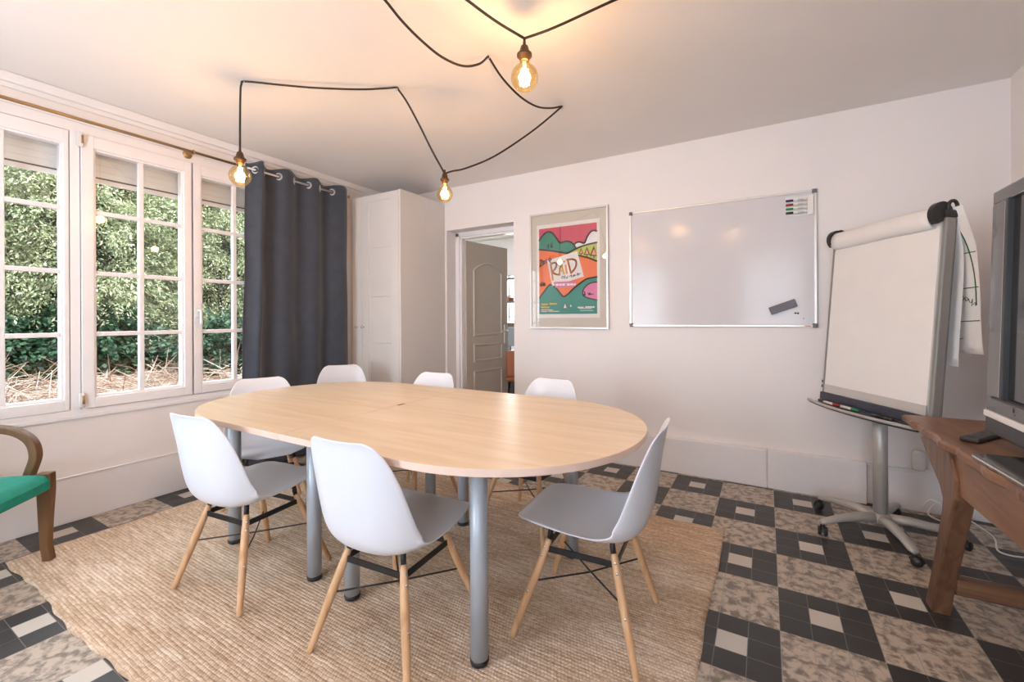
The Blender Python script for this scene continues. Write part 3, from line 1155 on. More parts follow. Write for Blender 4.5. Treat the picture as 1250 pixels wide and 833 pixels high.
def panel_door(x0, x1, knobx):
    b = MB(M['wardrobe'])
    y0, y1 = WY0, WY0 + 0.022
    b.box(x0, y0 + 0.008, 0.05, x1, y1, WZ - 0.006)
    fw = 0.095 if x1 - x0 > 0.3 else 0.06
    b.box(x0, y0, 0.05, x0 + fw, y0 + 0.0085, WZ - 0.006, 0.002)
    b.box(x1 - fw, y0, 0.05, x1, y0 + 0.0085, WZ - 0.006, 0.002)
    b.box(x0 + fw - .002, y0, 2.298, x1 - fw + .002, y0 + 0.0085, WZ - 0.006, 0.002)
    b.box(x0 + fw - .002, y0, 0.05, x1 - fw + .002, y0 + 0.0085, 0.14, 0.002)
    for z in (1.855, 1.395, 0.957, 0.53):          # bevelled panel joints
        b.bar((x0 + fw, y0 + 0.008, z), (x1 - fw, y0 + 0.008, z), 0.006, 0.006, (0, 1, 1))
    d = b.build('door', r)
    k = MB(M['chrome'])
    k.lathe([(0.006, 0), (0.005, 0.012), (0.013, 0.018), (0.0145, 0.024), (0.011, 0.030), (0.002, 0.032)], (0, 0, 0), 18,
            Matrix.Translation((knobx, WY0, 1.105)) @ Matrix.Rotation(R(90), 4, 'X'))
    k.build('knob', d)


panel_door(SPL + 0.0015, WX1 - 0.021, SPL + 0.028)
panel_door(WX0 + 0.001, SPL - 0.0015, SPL - 0.062)

# ------------------------------------------------------------------ framed poster
PX0, PX1, PZ0, PZ1 = -1.856, -1.123, 1.088, 2.124
r = thing('framed_poster', 'framed colourful race poster with hills and a white stamp on the back wall', 'poster', ((PX0 + PX1) / 2, YB, PZ0))
PF = YB - 0.028
b = MB(M['alu'])
fw = 0.016
for a in ((PX0, PZ0, PX0 + fw, PZ1), (PX1 - fw, PZ0, PX1, PZ1), (PX0 + fw, PZ0, PX1 - fw, PZ0 + fw), (PX0 + fw, PZ1 - fw, PX1 - fw, PZ1)):
    b.box(a[0], PF, a[1], a[2], YB - 0.001, a[3], 0.0025)
b.build('frame', r)
b = MB(M['mat'])
b.box(PX0 + fw, YB - 0.014, PZ0 + fw, PX1 - fw, YB - 0.002, PZ1 - fw)
b.build('mount', r)
QX0, QX1, QZ0, QZ1 = -1.765, -1.222, 1.218, 1.987
art = M['art']
b = MB(art['white'])
b.box(QX0 - 0.024, YB - 0.0155, QZ0 - 0.034, QX1 + 0.024, YB - 0.0135, QZ1 + 0.034)
LAY = [0]


def pz(zx, zy):
    """point of the print from its measured position"""
    a = (zx - 85) / 830
    bb = (zy - (185 - 115 * a)) / (1229 + 105 * a)
    a, bb = min(1, max(0, a)), min(1, max(0, bb))
    return (QX0 + (QX1 - QX0) * a, QZ1 - (QZ1 - QZ0) * bb)


def flat(m, pts, lay=None, raw=False):
    LAY[0] += 1
    b.use(art[m])
    P = [p if raw else pz(*p) for p in pts]
    y = YB - 0.0157 - 0.00012 * LAY[0]
    b._add([(p[0], y, p[1]) for p in P], [tuple(range(len(P)))])


def line(m, pts, w, closed=False):
    LAY[0] += 1
    b.use(art[m])
    y = YB - 0.0157 - 0.00012 * LAY[0]
    P = [Vector(pz(*p)) for p in pts]
    if len(P) > 2:
        P = [Vector((q.x, q.y)) for q in smooth_path([(p.x, p.y, 0) for p in P], 4)]
    for i in range(len(P) - 1):
        d = (P[i + 1] - P[i])
        if d.length < 1e-6:
            continue
        d.normalize()
        nn = Vector((-d.y, d.x)) * w / 2
        e = d * w * 0.2
        q = [P[i] - nn - e, P[i + 1] - nn + e, P[i + 1] + nn + e, P[i] + nn - e]
        b._add([(v.x, y, v.y) for v in q], [(0, 1, 2, 3)])


def sm(pts, n=5):
    return [(p.x, p.y) for p in smooth_path([(x, y, 0) for x, y in pts], n)]


flat('sky', [(85, 185), (915, 70), (915, 1404), (85, 1414)])
whitehill = sm([(600, 400), (640, 365), (690, 360), (745, 372), (790, 270), (835, 205), (880, 188), (915, 200)])
flat('white', whitehill + [(915, 420), (600, 560)])
line('ink', whitehill, 0.014)
hill = sm([(85, 350), (120, 300), (170, 245), (230, 218), (290, 238), (345, 305), (395, 372), (450, 362), (510, 350), (570, 372), (625, 440)])
flat('hill', hill + [(625, 600), (85, 600)])
line('ink', hill, 0.014)
line('ink', [(412, 150), (410, 260), (412, 365)], 0.004)
flat('orange', sm([(85, 480), (160, 484), (250, 490), (420, 515), (520, 530), (640, 520), (760, 560), (915, 620)]) + [(915, 1404), (85, 1414)])
lime = sm([(500, 535), (600, 472), (700, 425), (800, 392), (915, 362)])
flat('lime', lime + [(915, 640), (800, 590), (680, 560), (600, 545)])
line('ink', lime, 0.014)
line('ink', [(85, 480), (160, 484), (250, 490), (420, 515), (520, 532)], 0.014)
line('ink', [(620, 545), (680, 560), (800, 590), (915, 638)], 0.014)
valley = sm([(85, 1184), (150, 1096), (240, 990), (290, 1000), (345, 1040), (400, 1110), (450, 1156), (510, 1120), (570, 1060), (655, 985), (760, 905), (840, 880), (915, 866)])
flat('teal', valley + [(915, 1404), (85, 1414)])
line('ink', valley, 0.014)
ell = sm([(915, 940), (820, 962), (750, 1020), (722, 1080), (725, 1134), (780, 1170), (860, 1192), (915, 1204)])
flat('pink', ell)
line('ink', ell, 0.010)
for cx, cy, s in ((700, 500, 32), (780, 502, 44), (875, 506, 56)):
    flat('ink', [(cx - s, cy + s), (cx + s, cy + s), (cx, cy - s * 1.7)])
    flat('salmon', [(cx - s * 0.6, cy + s * 0.75), (cx + s * 0.6, cy + s * 0.75), (cx, cy - s * 0.9)])
    line('ink', [(cx, cy + s), (cx, cy + s * 1.6)], 0.007)
for cx, cy, s in ((470, 1300, 30), (552, 1290, 18)):
    flat('ink', [(cx - s, cy + s), (cx + s, cy + s), (cx, cy - s * 2)])
    flat('white', [(cx - s * 0.75, cy + s * 0.8), (cx + s * 0.75, cy + s * 0.8), (cx, cy - s * 1.5)])
    line('ink', [(cx, cy + s), (cx, cy + s * 1.7)], 0.004)
# the white postage stamp with a perforated left side
st = [(645, 492), (740, 864)]
left = []
for k in range(23):
    f = k / 22
    left.append((275 - 75 * f + (18 if k % 2 else 0), 1008 - 368 * f))
flat('white', st + left)
flat('pink', [(305, 945), (640, 925), (620, 1010), (330, 1030)])
for x0, x1 in ((335, 380), (388, 425), (433, 470), (500, 540), (548, 590), (596, 625)):
    flat('white', [(x0, 972 - (x0 - 335) * 0.03), (x1, 972 - (x1 - 335) * 0.03), (x1, 1000 - (x1 - 335) * 0.03), (x0, 1000 - (x0 - 335) * 0.03)])
# hand-lettered RAiD
w = 0.0165
line('brown', [(262, 690), (280, 800), (292, 920)], w)
line('brown', [(262, 690), (320, 665), (350, 690), (330, 750), (280, 800)], w)
line('brown', [(280, 800), (330, 830), (395, 840)], w)
line('brown', [(390, 845), (400, 750), (425, 690)], w)
line('yellow', [(425, 690), (440, 760), (460, 830)], w)
line('yellow', [(395, 790), (450, 775)], 0.014)
line('brown', [(480, 700), (500, 820)], w)
line('brown', [(462, 640), (470, 655)], w)
line('brown', [(515, 640), (540, 740), (560, 820)], w)
line('brown', [(490, 625), (560, 612), (620, 625), (635, 680), (610, 750), (560, 815)], w)
line('ink', [(440, 895), (425, 880), (440, 860), (460, 880), (470, 850), (462, 900)], 0.006)
line('ink', [(485, 870), (490, 890), (505, 885), (515, 855)], 0.006)
line('ink', [(540, 870), (550, 850), (570, 845), (565, 865), (580, 870)], 0.006)
line('ink', [(590, 865), (592, 840), (605, 860), (612, 835), (622, 850)], 0.006)
line('ink', [(640, 850), (650, 815), (665, 825), (655, 845), (690, 815)], 0.006)
# scrawled dates in black
line('ink', [(212, 440), (235, 400), (230, 470)], 0.009)
line('ink', [(290, 370), (268, 420), (275, 445), (295, 430), (280, 415)], 0.009)
line('ink', [(100, 650), (120, 625), (130, 650), (95, 725), (140, 700)], 0.009)
line('ink', [(150, 690), (148, 650), (170, 645), (168, 685), (150, 690)], 0.009)
line('ink', [(195, 620), (200, 680)], 0.009)
line('ink', [(250, 650), (235, 620), (255, 600), (270, 625), (250, 640), (265, 670)], 0.009)
line('ink', [(130, 945), (105, 990), (125, 1010), (140, 985), (110, 985)], 0.009)
line('ink', [(150, 955), (158, 1000), (180, 985), (160, 960)], 0.009)
line('ink', [(745, 1080), (755, 1130), (735, 1128), (760, 1120)], 0.009)
line('ink', [(790, 1110), (830, 1105), (800, 1130), (870, 1115)], 0.006)
# small print
for x0, x1, y, h, m in ((120, 225, 1258, 24, 'yellow'), (245, 355, 1250, 24, 'yellow'), (120, 245, 1304, 20, 'yellow'), (120, 300, 1346, 12, 'white'),
                        (120, 215, 1370, 10, 'white'), (235, 390, 1366, 10, 'white'), (655, 740, 1304, 20, 'white'), (760, 885, 1298, 20, 'white'), (680, 850, 1326, 8, 'white'), (690, 870, 1356, 7, 'white')):
    x = x0
    k = 0
    while x < x1:
        wd = 13 + (k * 7) % 9
        flat(m, [(x, y), (min(x + wd, x1), y - 1), (min(x + wd, x1), y + h), (x, y + h)])
        x += wd + 5
        k += 1
b.build('print', r, rec=False)
b = MB(M['picture_glass'])
b.box(PX0 + fw, PF + 0.003, PZ0 + fw, PX1 - fw, PF + 0.005, PZ1 - fw)
b.build('glass', r)

# ------------------------------------------------------------------ whiteboard
BX0, BX1, BZ0, BZ1 = -0.949, 0.298, 1.111, 2.034
r = thing('whiteboard', 'white enamel whiteboard in an aluminium frame on the back wall', 'whiteboard', ((BX0 + BX1) / 2, YB, BZ0))
b = MB(M['board'])
b.box(BX0 + 0.008, YB - 0.014, BZ0 + 0.008, BX1 - 0.008, YB - 0.001, BZ1 - 0.008)
b.build('writing_surface', r)
b = MB(M['alu'])
fw = 0.017
for a in ((BX0, BZ0, BX0 + fw, BZ1), (BX1 - fw, BZ0, BX1, BZ1), (BX0 + fw, BZ0, BX1 - fw, BZ0 + fw), (BX0 + fw, BZ1 - fw, BX1 - fw, BZ1)):
    b.box(a[0], YB - 0.021, a[1], a[2], YB - 0.001, a[3], 0.003)
b.build('frame', r)
for x, z in ((BX0, BZ0), (BX1, BZ0), (BX0, BZ1), (BX1, BZ1)):
    b = MB(M['grey_plastic'])
    sx, sz = (1 if x == BX0 else -1), (1 if z == BZ0 else -1)
    xa, xb = sorted((x - sx * 0.002, x + sx * 0.028))
    za, zb = sorted((z - sz * 0.002, z + sz * 0.028))
    b.box(xa, YB - 0.023, za, xb, YB - 0.001, zb, 0.005)
    b.build('corner_cap', r)
b = MB(M['art']['white'])
b.box(0.215, YB - 0.0222, 1.112, 0.266, YB - 0.0208, 1.126)
b.use(M['red'])
for k in range(7):
    x = 0.2285 + k * 0.0050
    b.box(x, YB - 0.0228, 1.1165, x + 0.0038, YB - 0.0222, 1.1225)
b.build('maker_label', r)


def plate(mb, c, w_, h_, ang, y0, y1, bev):
    mt = Matrix.Translation((c[0], 0, c[1])) @ Matrix.Rotation(-ang, 4, 'Y')
    mb.box(-w_ / 2, y0, -h_ / 2, w_ / 2, y1, h_ / 2, bev, 2, mt)


r = thing('whiteboard_eraser', 'dark grey eraser stuck slantwise on the lower right of the whiteboard', 'eraser', (0.10, YB - 0.014, 1.22))
b = MB(M['grey_plastic'])
plate(b, (0.102, 1.25), 0.162, 0.054, R(21), YB - 0.041, YB - 0.024, 0.004)
b.build('grip', r)
b = MB(M['black'])
plate(b, (0.102, 1.25), 0.158, 0.050, R(21), YB - 0.0242, YB - 0.0142, 0.001)
b.build('felt_pad', r)
for i, (x, z) in enumerate(((0.175, 1.207), (0.190, 1.206))):
    b = MB(M['black'])
    b.lathe([(0.006, 0), (0.006, 0.005), (0.004, 0.007)], (0, 0, 0), 16, Matrix.Translation((x, YB - 0.0142, z)) @ Matrix.Rotation(R(90), 4, 'X'))
    tag(b.build('board_magnet'), ['left one of two tiny black magnets below the eraser on the whiteboard', 'right one of two tiny black magnets below the eraser on the whiteboard'][i], 'magnet', 'magnets on the whiteboard')
b = MB(M['art']['pink'])
b.lathe([(0.004, 0), (0.004, 0.003), (0.003, 0.004)], (0, 0, 0), 16, Matrix.Translation((0.221, YB - 0.0142, 1.171)) @ Matrix.Rotation(R(90), 4, 'X'))
tag(b.build('board_magnet'), 'tiny faded pink magnet near the lower right corner of the whiteboard', 'magnet', 'magnets on the whiteboard')
# marker holder and its four pens
r = thing('marker_holder', 'clear beige tray holding four pens in the upper corner of the whiteboard', 'holder', (0.202, YB - 0.014, 1.862))
b = MB(M['alu'])
b.box(0.121, YB - 0.018, 1.864, 0.281, YB - 0.0142, 2.000, 0.002)
for k in range(4):
    b.box(0.121, YB - 0.032, 1.876 + k * 0.028, 0.281, YB - 0.018, 1.879 + k * 0.028, 0.001)
b.build('tray', r)
b = MB(M['paper'])
b.box(0.245, YB - 0.034, 1.868, 0.279, YB - 0.032, 1.995, 0.001)
b.build('clip_strip', r)
for k, (nm, m) in enumerate((('black', 'black'), ('green', 'green'), ('red', 'red'), ('blue', 'blue'))):
    z = 1.8885 + k * 0.028
    t_ = thing('marker_pen', 'white board marker with %s cap, %s in the tray on the whiteboard' % (nm, ['lowest', 'second from bottom', 'third from bottom', 'topmost'][k]), 'marker', (0.125, YB - 0.026, z), 0, 'markers on the whiteboard')
    mt = Matrix.Translation((0, YB - 0.026, z)) @ Matrix.Rotation(R(90), 4, 'Y')
    b = MB(M['paper'])
    b.lathe([(0.005, 0.165), (0.0072, 0.167), (0.0072, 0.243), (0.005, 0.245)], (0, 0, 0), 14, mt)
    b.use(M[m])
    b.lathe([(0.0074, 0.19), (0.0074, 0.225)], (0, 0, 0), 8, mt)
    b.build('barrel', t_)
    b = MB(M[m])
    b.lathe([(0.004, 0.122), (0.0075, 0.124), (0.0080, 0.164), (0.006, 0.166)], (0, 0, 0), 14, mt)
    b.build('cap', t_)

# ------------------------------------------------------------------ flip chart easel
FC = Vector((0.535, 3.055, 0))
a_ = Vector((0.486, -0.874, 0)).normalized()                 # along the board, left to right
n_ = Vector((-0.874, -0.486, 0)).normalized()                # towards the table
up_ = (Vector((0, 0, 1)) - n_ * 0.082).normalized()
nf = a_.cross(up_).normalized()
if nf.dot(n_) < 0:
    nf = -nf
BC = Vector((0.487, 3.05, 0.715))                            # bottom middle of the paper
BMX = Matrix(((*a_, 0), (*nf, 0), (*up_, 0), (0, 0, 0, 1))).transposed()
BMX.translation = BC                                         # local: x along, y to the front, z up the board
r = thing('flipchart_easel', 'grey flipchart easel on a five-star castor base beside the wooden desk', 'easel', FC)
WH, BH = 0.352, 0.955
b = MB(M['easel'])
b.box(-WH, -0.014, -0.03, WH, -0.002, BH, 0.002, 2, BMX)
b.build('back_board', r)
for s_ in (-1, 1):
    b = MB(M['profile'])
    x0, x1 = sorted((s_ * (WH - 0.002), s_ * (WH + 0.012)))
    b.box(x0, -0.050, -0.03, x1, 0.004, BH - 0.02, 0.012, 4, BMX)
    sp_ = b.build('side_profile', r)
    b = MB(M['black'])
    b.box(x0 - 0.001, -0.05, -0.05, x1 + 0.001, 0.005, -0.028, 0.003, 2, BMX)
    b.build('end_cap', sp_)
# clamp: two black ends with a looped knob
for s_ in (-1, 1):
    b = MB(M['black'])
    x0, x1 = sorted((s_ * (WH - 0.028), s_ * (WH + 0.002)))
    prof = []
    for k in range(17):
        t2 = -0.35 * PI + 1.45 * PI * k / 16
        prof.append((0.047 * math.cos(t2) + 0.0, 0.056 * math.sin(t2)))
    o_ = BMX @ Vector((x0, 0.01, BH - 0.005))
    b.prism(prof, o_, nf, up_, a_, x1 - x0)
    o_ = BMX @ Vector((s_ * (WH + 0.004), -0.03, BH + 0.03))
    b.tube([o_ + nf * (0.020 * math.cos(k * PI / 8)) + up_ * (0.026 * math.sin(k * PI / 8)) for k in range(16)], 0.008, 10, True)
    x0, x1 = sorted((s_ * (WH - 0.004), s_ * (WH + 0.014)))
    b.box(x0, -0.05, BH - 0.022, x1, 0.004, BH + 0.012, 0.004, 2, BMX)
    b.build('clamp_end', r)
b = MB(M['navy'])
b.box(-WH - 0.005, -0.02, -0.052, WH + 0.005, 0.022, -0.004, 0.004, 2, BMX)
b.box(-WH + 0.02, 0.0, -0.064, WH + 0.005, 0.05, -0.050, 0.004, 2, BMX)
b.build('pen_ledge', r)
b = MB(M['easel'])
arc = [BMX @ Vector((x, 0.052 + 0.075 * (1 - ((x + 0.02) / 0.40) ** 2), -0.066)) for x in [-0.40 + 0.04 * k for k in range(20)]]
b.tube(arc, 0.0085, 10)
b.use(M['black'])
arc2 = [p - Vector((0, 0, 0.010)) - nf * 0.006 for p in arc]
b.tube(arc2, 0.006, 8)
lo = [BMX @ Vector((x, 0.02, -0.070)) for x in [-0.40 + 0.04 * k for k in range(20)]]
b.use(M['navy'])
vs = arc2 + lo + [p - Vector((0, 0, 0.004)) for p in arc2] + [p - Vector((0, 0, 0.004)) for p in lo]
n = len(arc2)
fs = []
for i in range(n - 1):
    fs += [(i, i + 1, n + i + 1, n + i), (2 * n + i, 2 * n + i + 1, 3 * n + i + 1, 3 * n + i), (i, i + 1, 2 * n + i + 1, 2 * n + i), (n + i, n + i + 1, 3 * n + i + 1, 3 * n + i)]
b._add(vs, fs)
b.build('curved_tray', r)
b = MB(M['black'])
for x in (-WH - 0.016,):
    for z in (0.05, 0.02):
        b.box(x - 0.006, -0.01, z, x + 0.006, 0.004, z + 0.018, 0.002, 2, BMX)
b.build('side_clip', r)
pole_top = BMX @ Vector((0, -0.05, 0.18))
b = MB(M['easel'])
b.cyl((FC.x, FC.y, 0.10), (FC.x, FC.y, 0.80), 0.0325, seg=24)
b.box(-0.05, -0.06, 0.03, 0.05, -0.013, 0.2, 0.006, 2, BMX)
b.build('pole', r)
b = MB(M['easel'])
b.lathe([(0.02, 0.065), (0.05, 0.07), (0.056, 0.085), (0.05, 0.105), (0.036, 0.115)], (FC.x, FC.y, 0), 24)
b.build('hub', r)
for th in (-78, -3, 67, 140, 212):
    d = Vector((math.cos(R(th)), math.sin(R(th)), 0))
    q = Vector((-d.y, d.x, 0))
    b = MB(M['easel'])
    secs = []
    for f, w_, h_, z in ((0.08, 0.030, 0.026, 0.088), (0.35, 0.027, 0.024, 0.094), (0.7, 0.023, 0.019, 0.085), (0.94, 0.023, 0.015, 0.072), (1.0, 0.014, 0.010, 0.068)):
        secs.append([FC + d * (0.335 * f) + q * (w_ * math.cos(k * PI / 6)) + Vector((0, 0, z + h_ * math.sin(k * PI / 6))) for k in range(12)])
    vs = [v for s_ in secs for v in s_]
    fs = [(i * 12 + k, i * 12 + (k + 1) % 12, (i + 1) * 12 + (k + 1) % 12, (i + 1) * 12 + k) for i in range(4) for k in range(12)]
    fs += [tuple(range(12))[::-1], tuple(48 + k for k in range(12))]
    b._add(vs, fs, True)
    lg = b.build('base_arm', r)
    b = MB(M['black'])
    c = FC + d * 0.322
    sd = Vector((math.cos(R(th + 55)), math.sin(R(th + 55)), 0))
    ce = c + sd * 0.012
    ax = Vector((-sd.y, sd.x, 0))
    for s_ in (-1, 1):
        p0, p1 = ce + ax * (s_ * 0.006), ce + ax * (s_ * 0.022)
        b.tube([p0 + Vector((0, 0, 0.0255)), p0 + ax * s_ * 0.003 + Vector((0, 0, 0.0255)), p1 + Vector((0, 0, 0.0255))], [0.018, 0.025, 0.021], 20)
    b.cyl(c + Vector((0, 0, 0.03)), c + Vector((0, 0, 0.066)), 0.011, seg=12)
    b.prism([(0.029 * math.cos(k * PI / 8), 0.029 * math.sin(k * PI / 8)) for k in range(9)], ce - ax * 0.006 + Vector((0, 0, 0.0255)), sd, (0, 0, 1), ax, 0.012)
    b.build('castor', lg)
# paper pad
r = thing('flipchart_pad', 'white paper flipchart pad clamped on the easel, written sheets thrown over the back', 'paper pad', BC)
PW = 0.342
b = MB(M['paper'])
b.box(-PW, -0.0015, 0.0, PW, 0.006, BH - 0.02, 0.0, 2, BMX)
b.build('front_sheets', r)
b = MB(M['alu'])
b.box(-PW, -0.0015, -0.004, PW, 0.008, 0.045, 0.001, 2, BMX)
b.build('bottom_strip', r)
# rolled-over sheets along the top
b = MB(M['paper'])
prof = []
for k in range(22):
    t2 = -0.55 * PI + 1.45 * PI * k / 21
    prof.append((0.010 + 0.040 * math.cos(t2), BH - 0.018 + 0.052 * math.sin(t2)))
secs = []
for i in range(13):
    x = -PW + 0.01 + (2 * PW - 0.03) * i / 12
    secs.append([BMX @ Vector((x, p[0] + 0.002 * math.sin(9 * x), p[1] + 0.002 * math.sin(14 * x + 1))) for p in prof])
b.grid(lambda u, v: secs[round(u * 12)][round(v * 21)], 12, 21)
ro = b.build('rolled_sheets', r)
md = ro.modifiers.new('thick', 'SOLIDIFY')
md.thickness = 0.003


def hang(x0, x1, zb, dy, flare):
    def fn(u, v):
        x = x0 + (x1 - x0) * u
        z = BH + 0.005 - (BH - zb) * v
        # y keeps the sheet just behind the board; gravity hangs it plumb
        y = -0.035 - 0.035 * min(1, v * 4) - dy * v + 0.010 * math.sin(3 * u + 5 * v)
        return BMX @ Vector((x + flare * v, y, z + 0.02 * math.cos(PI / 2 * min(1, v * 3))))
    return fn


for zb, x0, x1, dy, fl in ((0.235, 0.02, PW + 0.018, 0.05, 0.0), (0.30, 0.06, PW + 0.055, 0.10, 0.02)):
    b = MB(M['paper'])
    fn = hang(x0 - 0.3, x1, zb, dy, fl)
    b.grid(fn, 10, 16)
    hs = b.build('hanging_sheet', r)
    md = hs.modifiers.new('thick', 'SOLIDIFY')
    md.thickness = 0.0012
    if fl:
        b = MB(M['green_ink'])
        L = x1 - x0 + 0.3

        def ink(pts, w_=0.0022):
            P = [fn((x1 - p[0] - x0 + 0.3) / L, p[1]) for p in pts]
            P2 = [Vector(q) + nf * 0.0025 for q in P]
            b.tube(smooth_path(P2, 4) if len(P2) > 2 else P2, w_, 6)
        for v in (0.30, 0.54, 0.775):
            ink([(0.115, v), (0.005, v - 0.008)], 0.0022)
        ink([(0.075, 0.03), (0.045, 0.18), (0.028, 0.32), (0.018, 0.48), (0.016, 0.66)], 0.0025)
        ink([(0.118, 0.16), (0.095, 0.155), (0.07, 0.185), (0.058, 0.21), (0.075, 0.235), (0.1, 0.25), (0.12, 0.25)], 0.0018)
        ink([(0.105, 0.20), (0.1, 0.21), (0.095, 0.195), (0.09, 0.21), (0.085, 0.20)], 0.0014)
        x = 0.108
        for k in range(3):
            ink([(x, 0.590 + k * .008), (x - 0.008, 0.584 + k * .008), (x - 0.015, 0.600 + k * .008), (x - 0.007, 0.612 + k * .008), (x, 0.592 + k * .008)], 0.0014)
            x -= 0.019
        ink([(0.052, 0.612), (0.048, 0.635), (0.04, 0.640), (0.034, 0.615), (0.038, 0.665)], 0.0014)
        ink([(0.032, 0.655), (0.02, 0.640), (0.022, 0.665)], 0.0014)
        ink([(0.102, 0.835), (0.098, 0.845)], 0.002)
        ink([(0.108, 0.895), (0.1, 0.90), (0.085, 0.893)], 0.0014)
        b.build('handwriting', hs)
# pens lying in the tray
for k, (m, nm, x) in enumerate((('green', 'green', -0.06), ('black', 'black', 0.16), ('red', 'red', -0.20))):
    t_ = thing('marker_pen', '%s felt pen lying in the tray of the flipchart easel' % nm, 'marker', BMX @ Vector((x, 0.06, -0.05)), 0, 'pens in the easel tray')
    b = MB(M['black'] if m == 'black' else M['paper'])
    p0, p1 = BMX @ Vector((x - 0.05, 0.066, -0.054)), BMX @ Vector((x + 0.03, 0.066, -0.054))
    b.cyl(p0, p1, 0.0075, seg=12)
    b.build('barrel', t_)
    b = MB(M[m])
    b.cyl(p1, BMX @ Vector((x + 0.075, 0.066, -0.054)), 0.0082, 0.0075, 12)
    b.build('cap', t_)

# ------------------------------------------------------------------ old wooden desk
DA = R(1.6)
r = thing('wooden_desk', 'old dark oak desk with worn edge and angled legs, under the television', 'desk', (0.545, 2.665, 0), DA)
# local: x away from the table (to the right wall), y towards the camera is negative
DL, DD, DZ = 1.75, 0.60, 0.726
random.seed(8)
b = MB(M['oldwood'])
ed = [(0, 0)]
for k in range(1, 36):
    ed.append((0.006 * math.sin(k * 1.7) + 0.004 * random.uniform(-1, 1) - (0.006 if 8 < k < 12 else 0), -DL * k / 36))
ed += [(0, -DL), (DD, -DL), (DD, 0.0)]
n = len(ed)
vs = []
for z, d in ((DZ - 0.034, 0.010), (DZ - 0.026, 0.0), (DZ - 0.008, 0.0), (DZ, 0.008)):
    for x, y in ed:
        vs.append((x + (d if x < 0.3 else -d), y + (-d if y > -0.5 else (d if y < -DL + 0.2 else 0)), z + (0.002 * math.sin(y * 40) if z < DZ - .02 and x < 0.1 else 0)))
fs = [(l * n + i, l * n + (i + 1) % n, (l + 1) * n + (i + 1) % n, (l + 1) * n + i) for l in range(3) for i in range(n)]
fs += [tuple(range(3 * n, 4 * n)), tuple(range(n))[::-1]]
b._add(vs, fs)
b.build('desk_top', r, True)
b = MB(M['oldwood'])
b.box(0.024, -DL + 0.40, 0.548, 0.052, -0.40, DZ - 0.03, 0.004)
b.build('apron', r, True)
b = MB(M['oldwood'])
b.box(DD - 0.06, -DL + 0.40, 0.548, DD - 0.03, -0.40, DZ - 0.03, 0.004)
b.build('apron', r, True)
for yl, s_ in ((-0.322, 1), (-DL + 0.322, -1)):
    for xl in (0.012, DD - 0.075):
        b = MB(M['oldwood_z'])
        # Y-shaped leg: straight post that sweeps out to the end of the top
        outl = [(0.075, 0), (-0.005, 0), (-0.036, 0.10), (-0.225, 0.53), (-0.235, 0.60), (-0.18, 0.692), (0.08, 0.692), (0.122, 0.672), (0.07, 0.632),
                (-0.02, 0.578), (-0.088, 0.538), (-0.118, 0.500), (-0.110, 0.45), (-0.075, 0.36), (0.0, 0.17)]
        b.prism([(p[0] * s_, p[1]) for p in outl], (xl, yl, 0), (0, 1, 0), (0, 0, 1), (1, 0, 0), 0.058)
        lg = b.build('leg', r, True)
        md = lg.modifiers.new('round', 'BEVEL')
        md.width = 0.006
        md.segments = 2
    b = MB(M['oldwood_x'])
    b.box(0.066, yl - 0.055 * (1 if s_ > 0 else -1) - 0.02, 0.125, DD - 0.072, yl - 0.055 * (1 if s_ > 0 else -1) + 0.02, 0.185, 0.004)
    b.build('stretcher', r, True)

# ------------------------------------------------------------------ television
TVX, TVY1, TVY0, TVZ0, TVZ1 = 0.686, 2.232, 0.98, 0.767, 1.625
r = thing('television', 'large dark grey television with a silver strip standing on the wooden desk', 'television', (0.75, 1.6, DZ), 0)
tilt = Matrix.Translation((TVX, 0, TVZ0)) @ Matrix.Rotation(R(1.6), 4, 'Y') @ Matrix.Translation((-TVX, 0, -TVZ0))
b = MB(M['tv'])
b.box(TVX, TVY0, TVZ0 + 0.075, TVX + 0.035, TVY1, TVZ0 + 0.130, 0.004, 2, tilt)                 # bottom bezel
b.box(TVX, TVY0, TVZ1 - 0.05, TVX + 0.035, TVY1, TVZ1, 0.006, 2, tilt)
b.box(TVX, TVY1 - 0.100, TVZ0 + 0.125, TVX + 0.035, TVY1, TVZ1 - 0.045, 0.004, 2, tilt)
b.box(TVX, TVY0, TVZ0 + 0.125, TVX + 0.035, TVY0 + 0.052, TVZ1 - 0.045, 0.004, 2, tilt)
b.box(TVX + 0.034, TVY0 + 0.01, TVZ0 + 0.02, TVX + 0.10, TVY1 - 0.02, TVZ1 - 0.02, 0.02, 3, tilt)
b.build('casing', r)
b = MB(M['tv_dark'])
b.box(TVX - 0.001, TVY0, TVZ0, TVX + 0.034, TVY1, TVZ0 + 0.055, 0.006, 2, tilt)
b.build('speaker_bar', r)
b = MB(M['silver'])
b.box(TVX - 0.006, TVY0, TVZ0 + 0.054, TVX + 0.034, TVY1, TVZ0 + 0.076, 0.003, 2, tilt)
b.build('silver_strip', r)
b = MB(M['screen'])
b.box(TVX + 0.012, TVY0 + 0.05, TVZ0 + 0.128, TVX + 0.030, TVY1 - 0.05, TVZ1 - 0.048, 0.0, 2, tilt)
b.build('screen', r)
b = MB(M['black'])
for a in ((TVY1 - 0.128, TVZ0 + 0.128, TVY1 - 0.108, TVZ1 - 0.045), (TVY0 + 0.05, TVZ0 + 0.122, TVY1 - 0.05, TVZ0 + 0.131)):
    b.box(TVX - 0.004, a[0], a[1], TVX + 0.014, a[2], a[3], 0.002, 2, tilt)
b.build('screen_border', r)
b = MB(M['chrome'])
b.box(TVX - 0.002, TVY1 - 0.109, TVZ0 + 0.13, TVX + 0.008, TVY1 - 0.098, TVZ1 - 0.05, 0.003, 2, tilt)
b.build('bright_trim', r)
b = MB(M['black'])                     # small stroke-shaped emblem
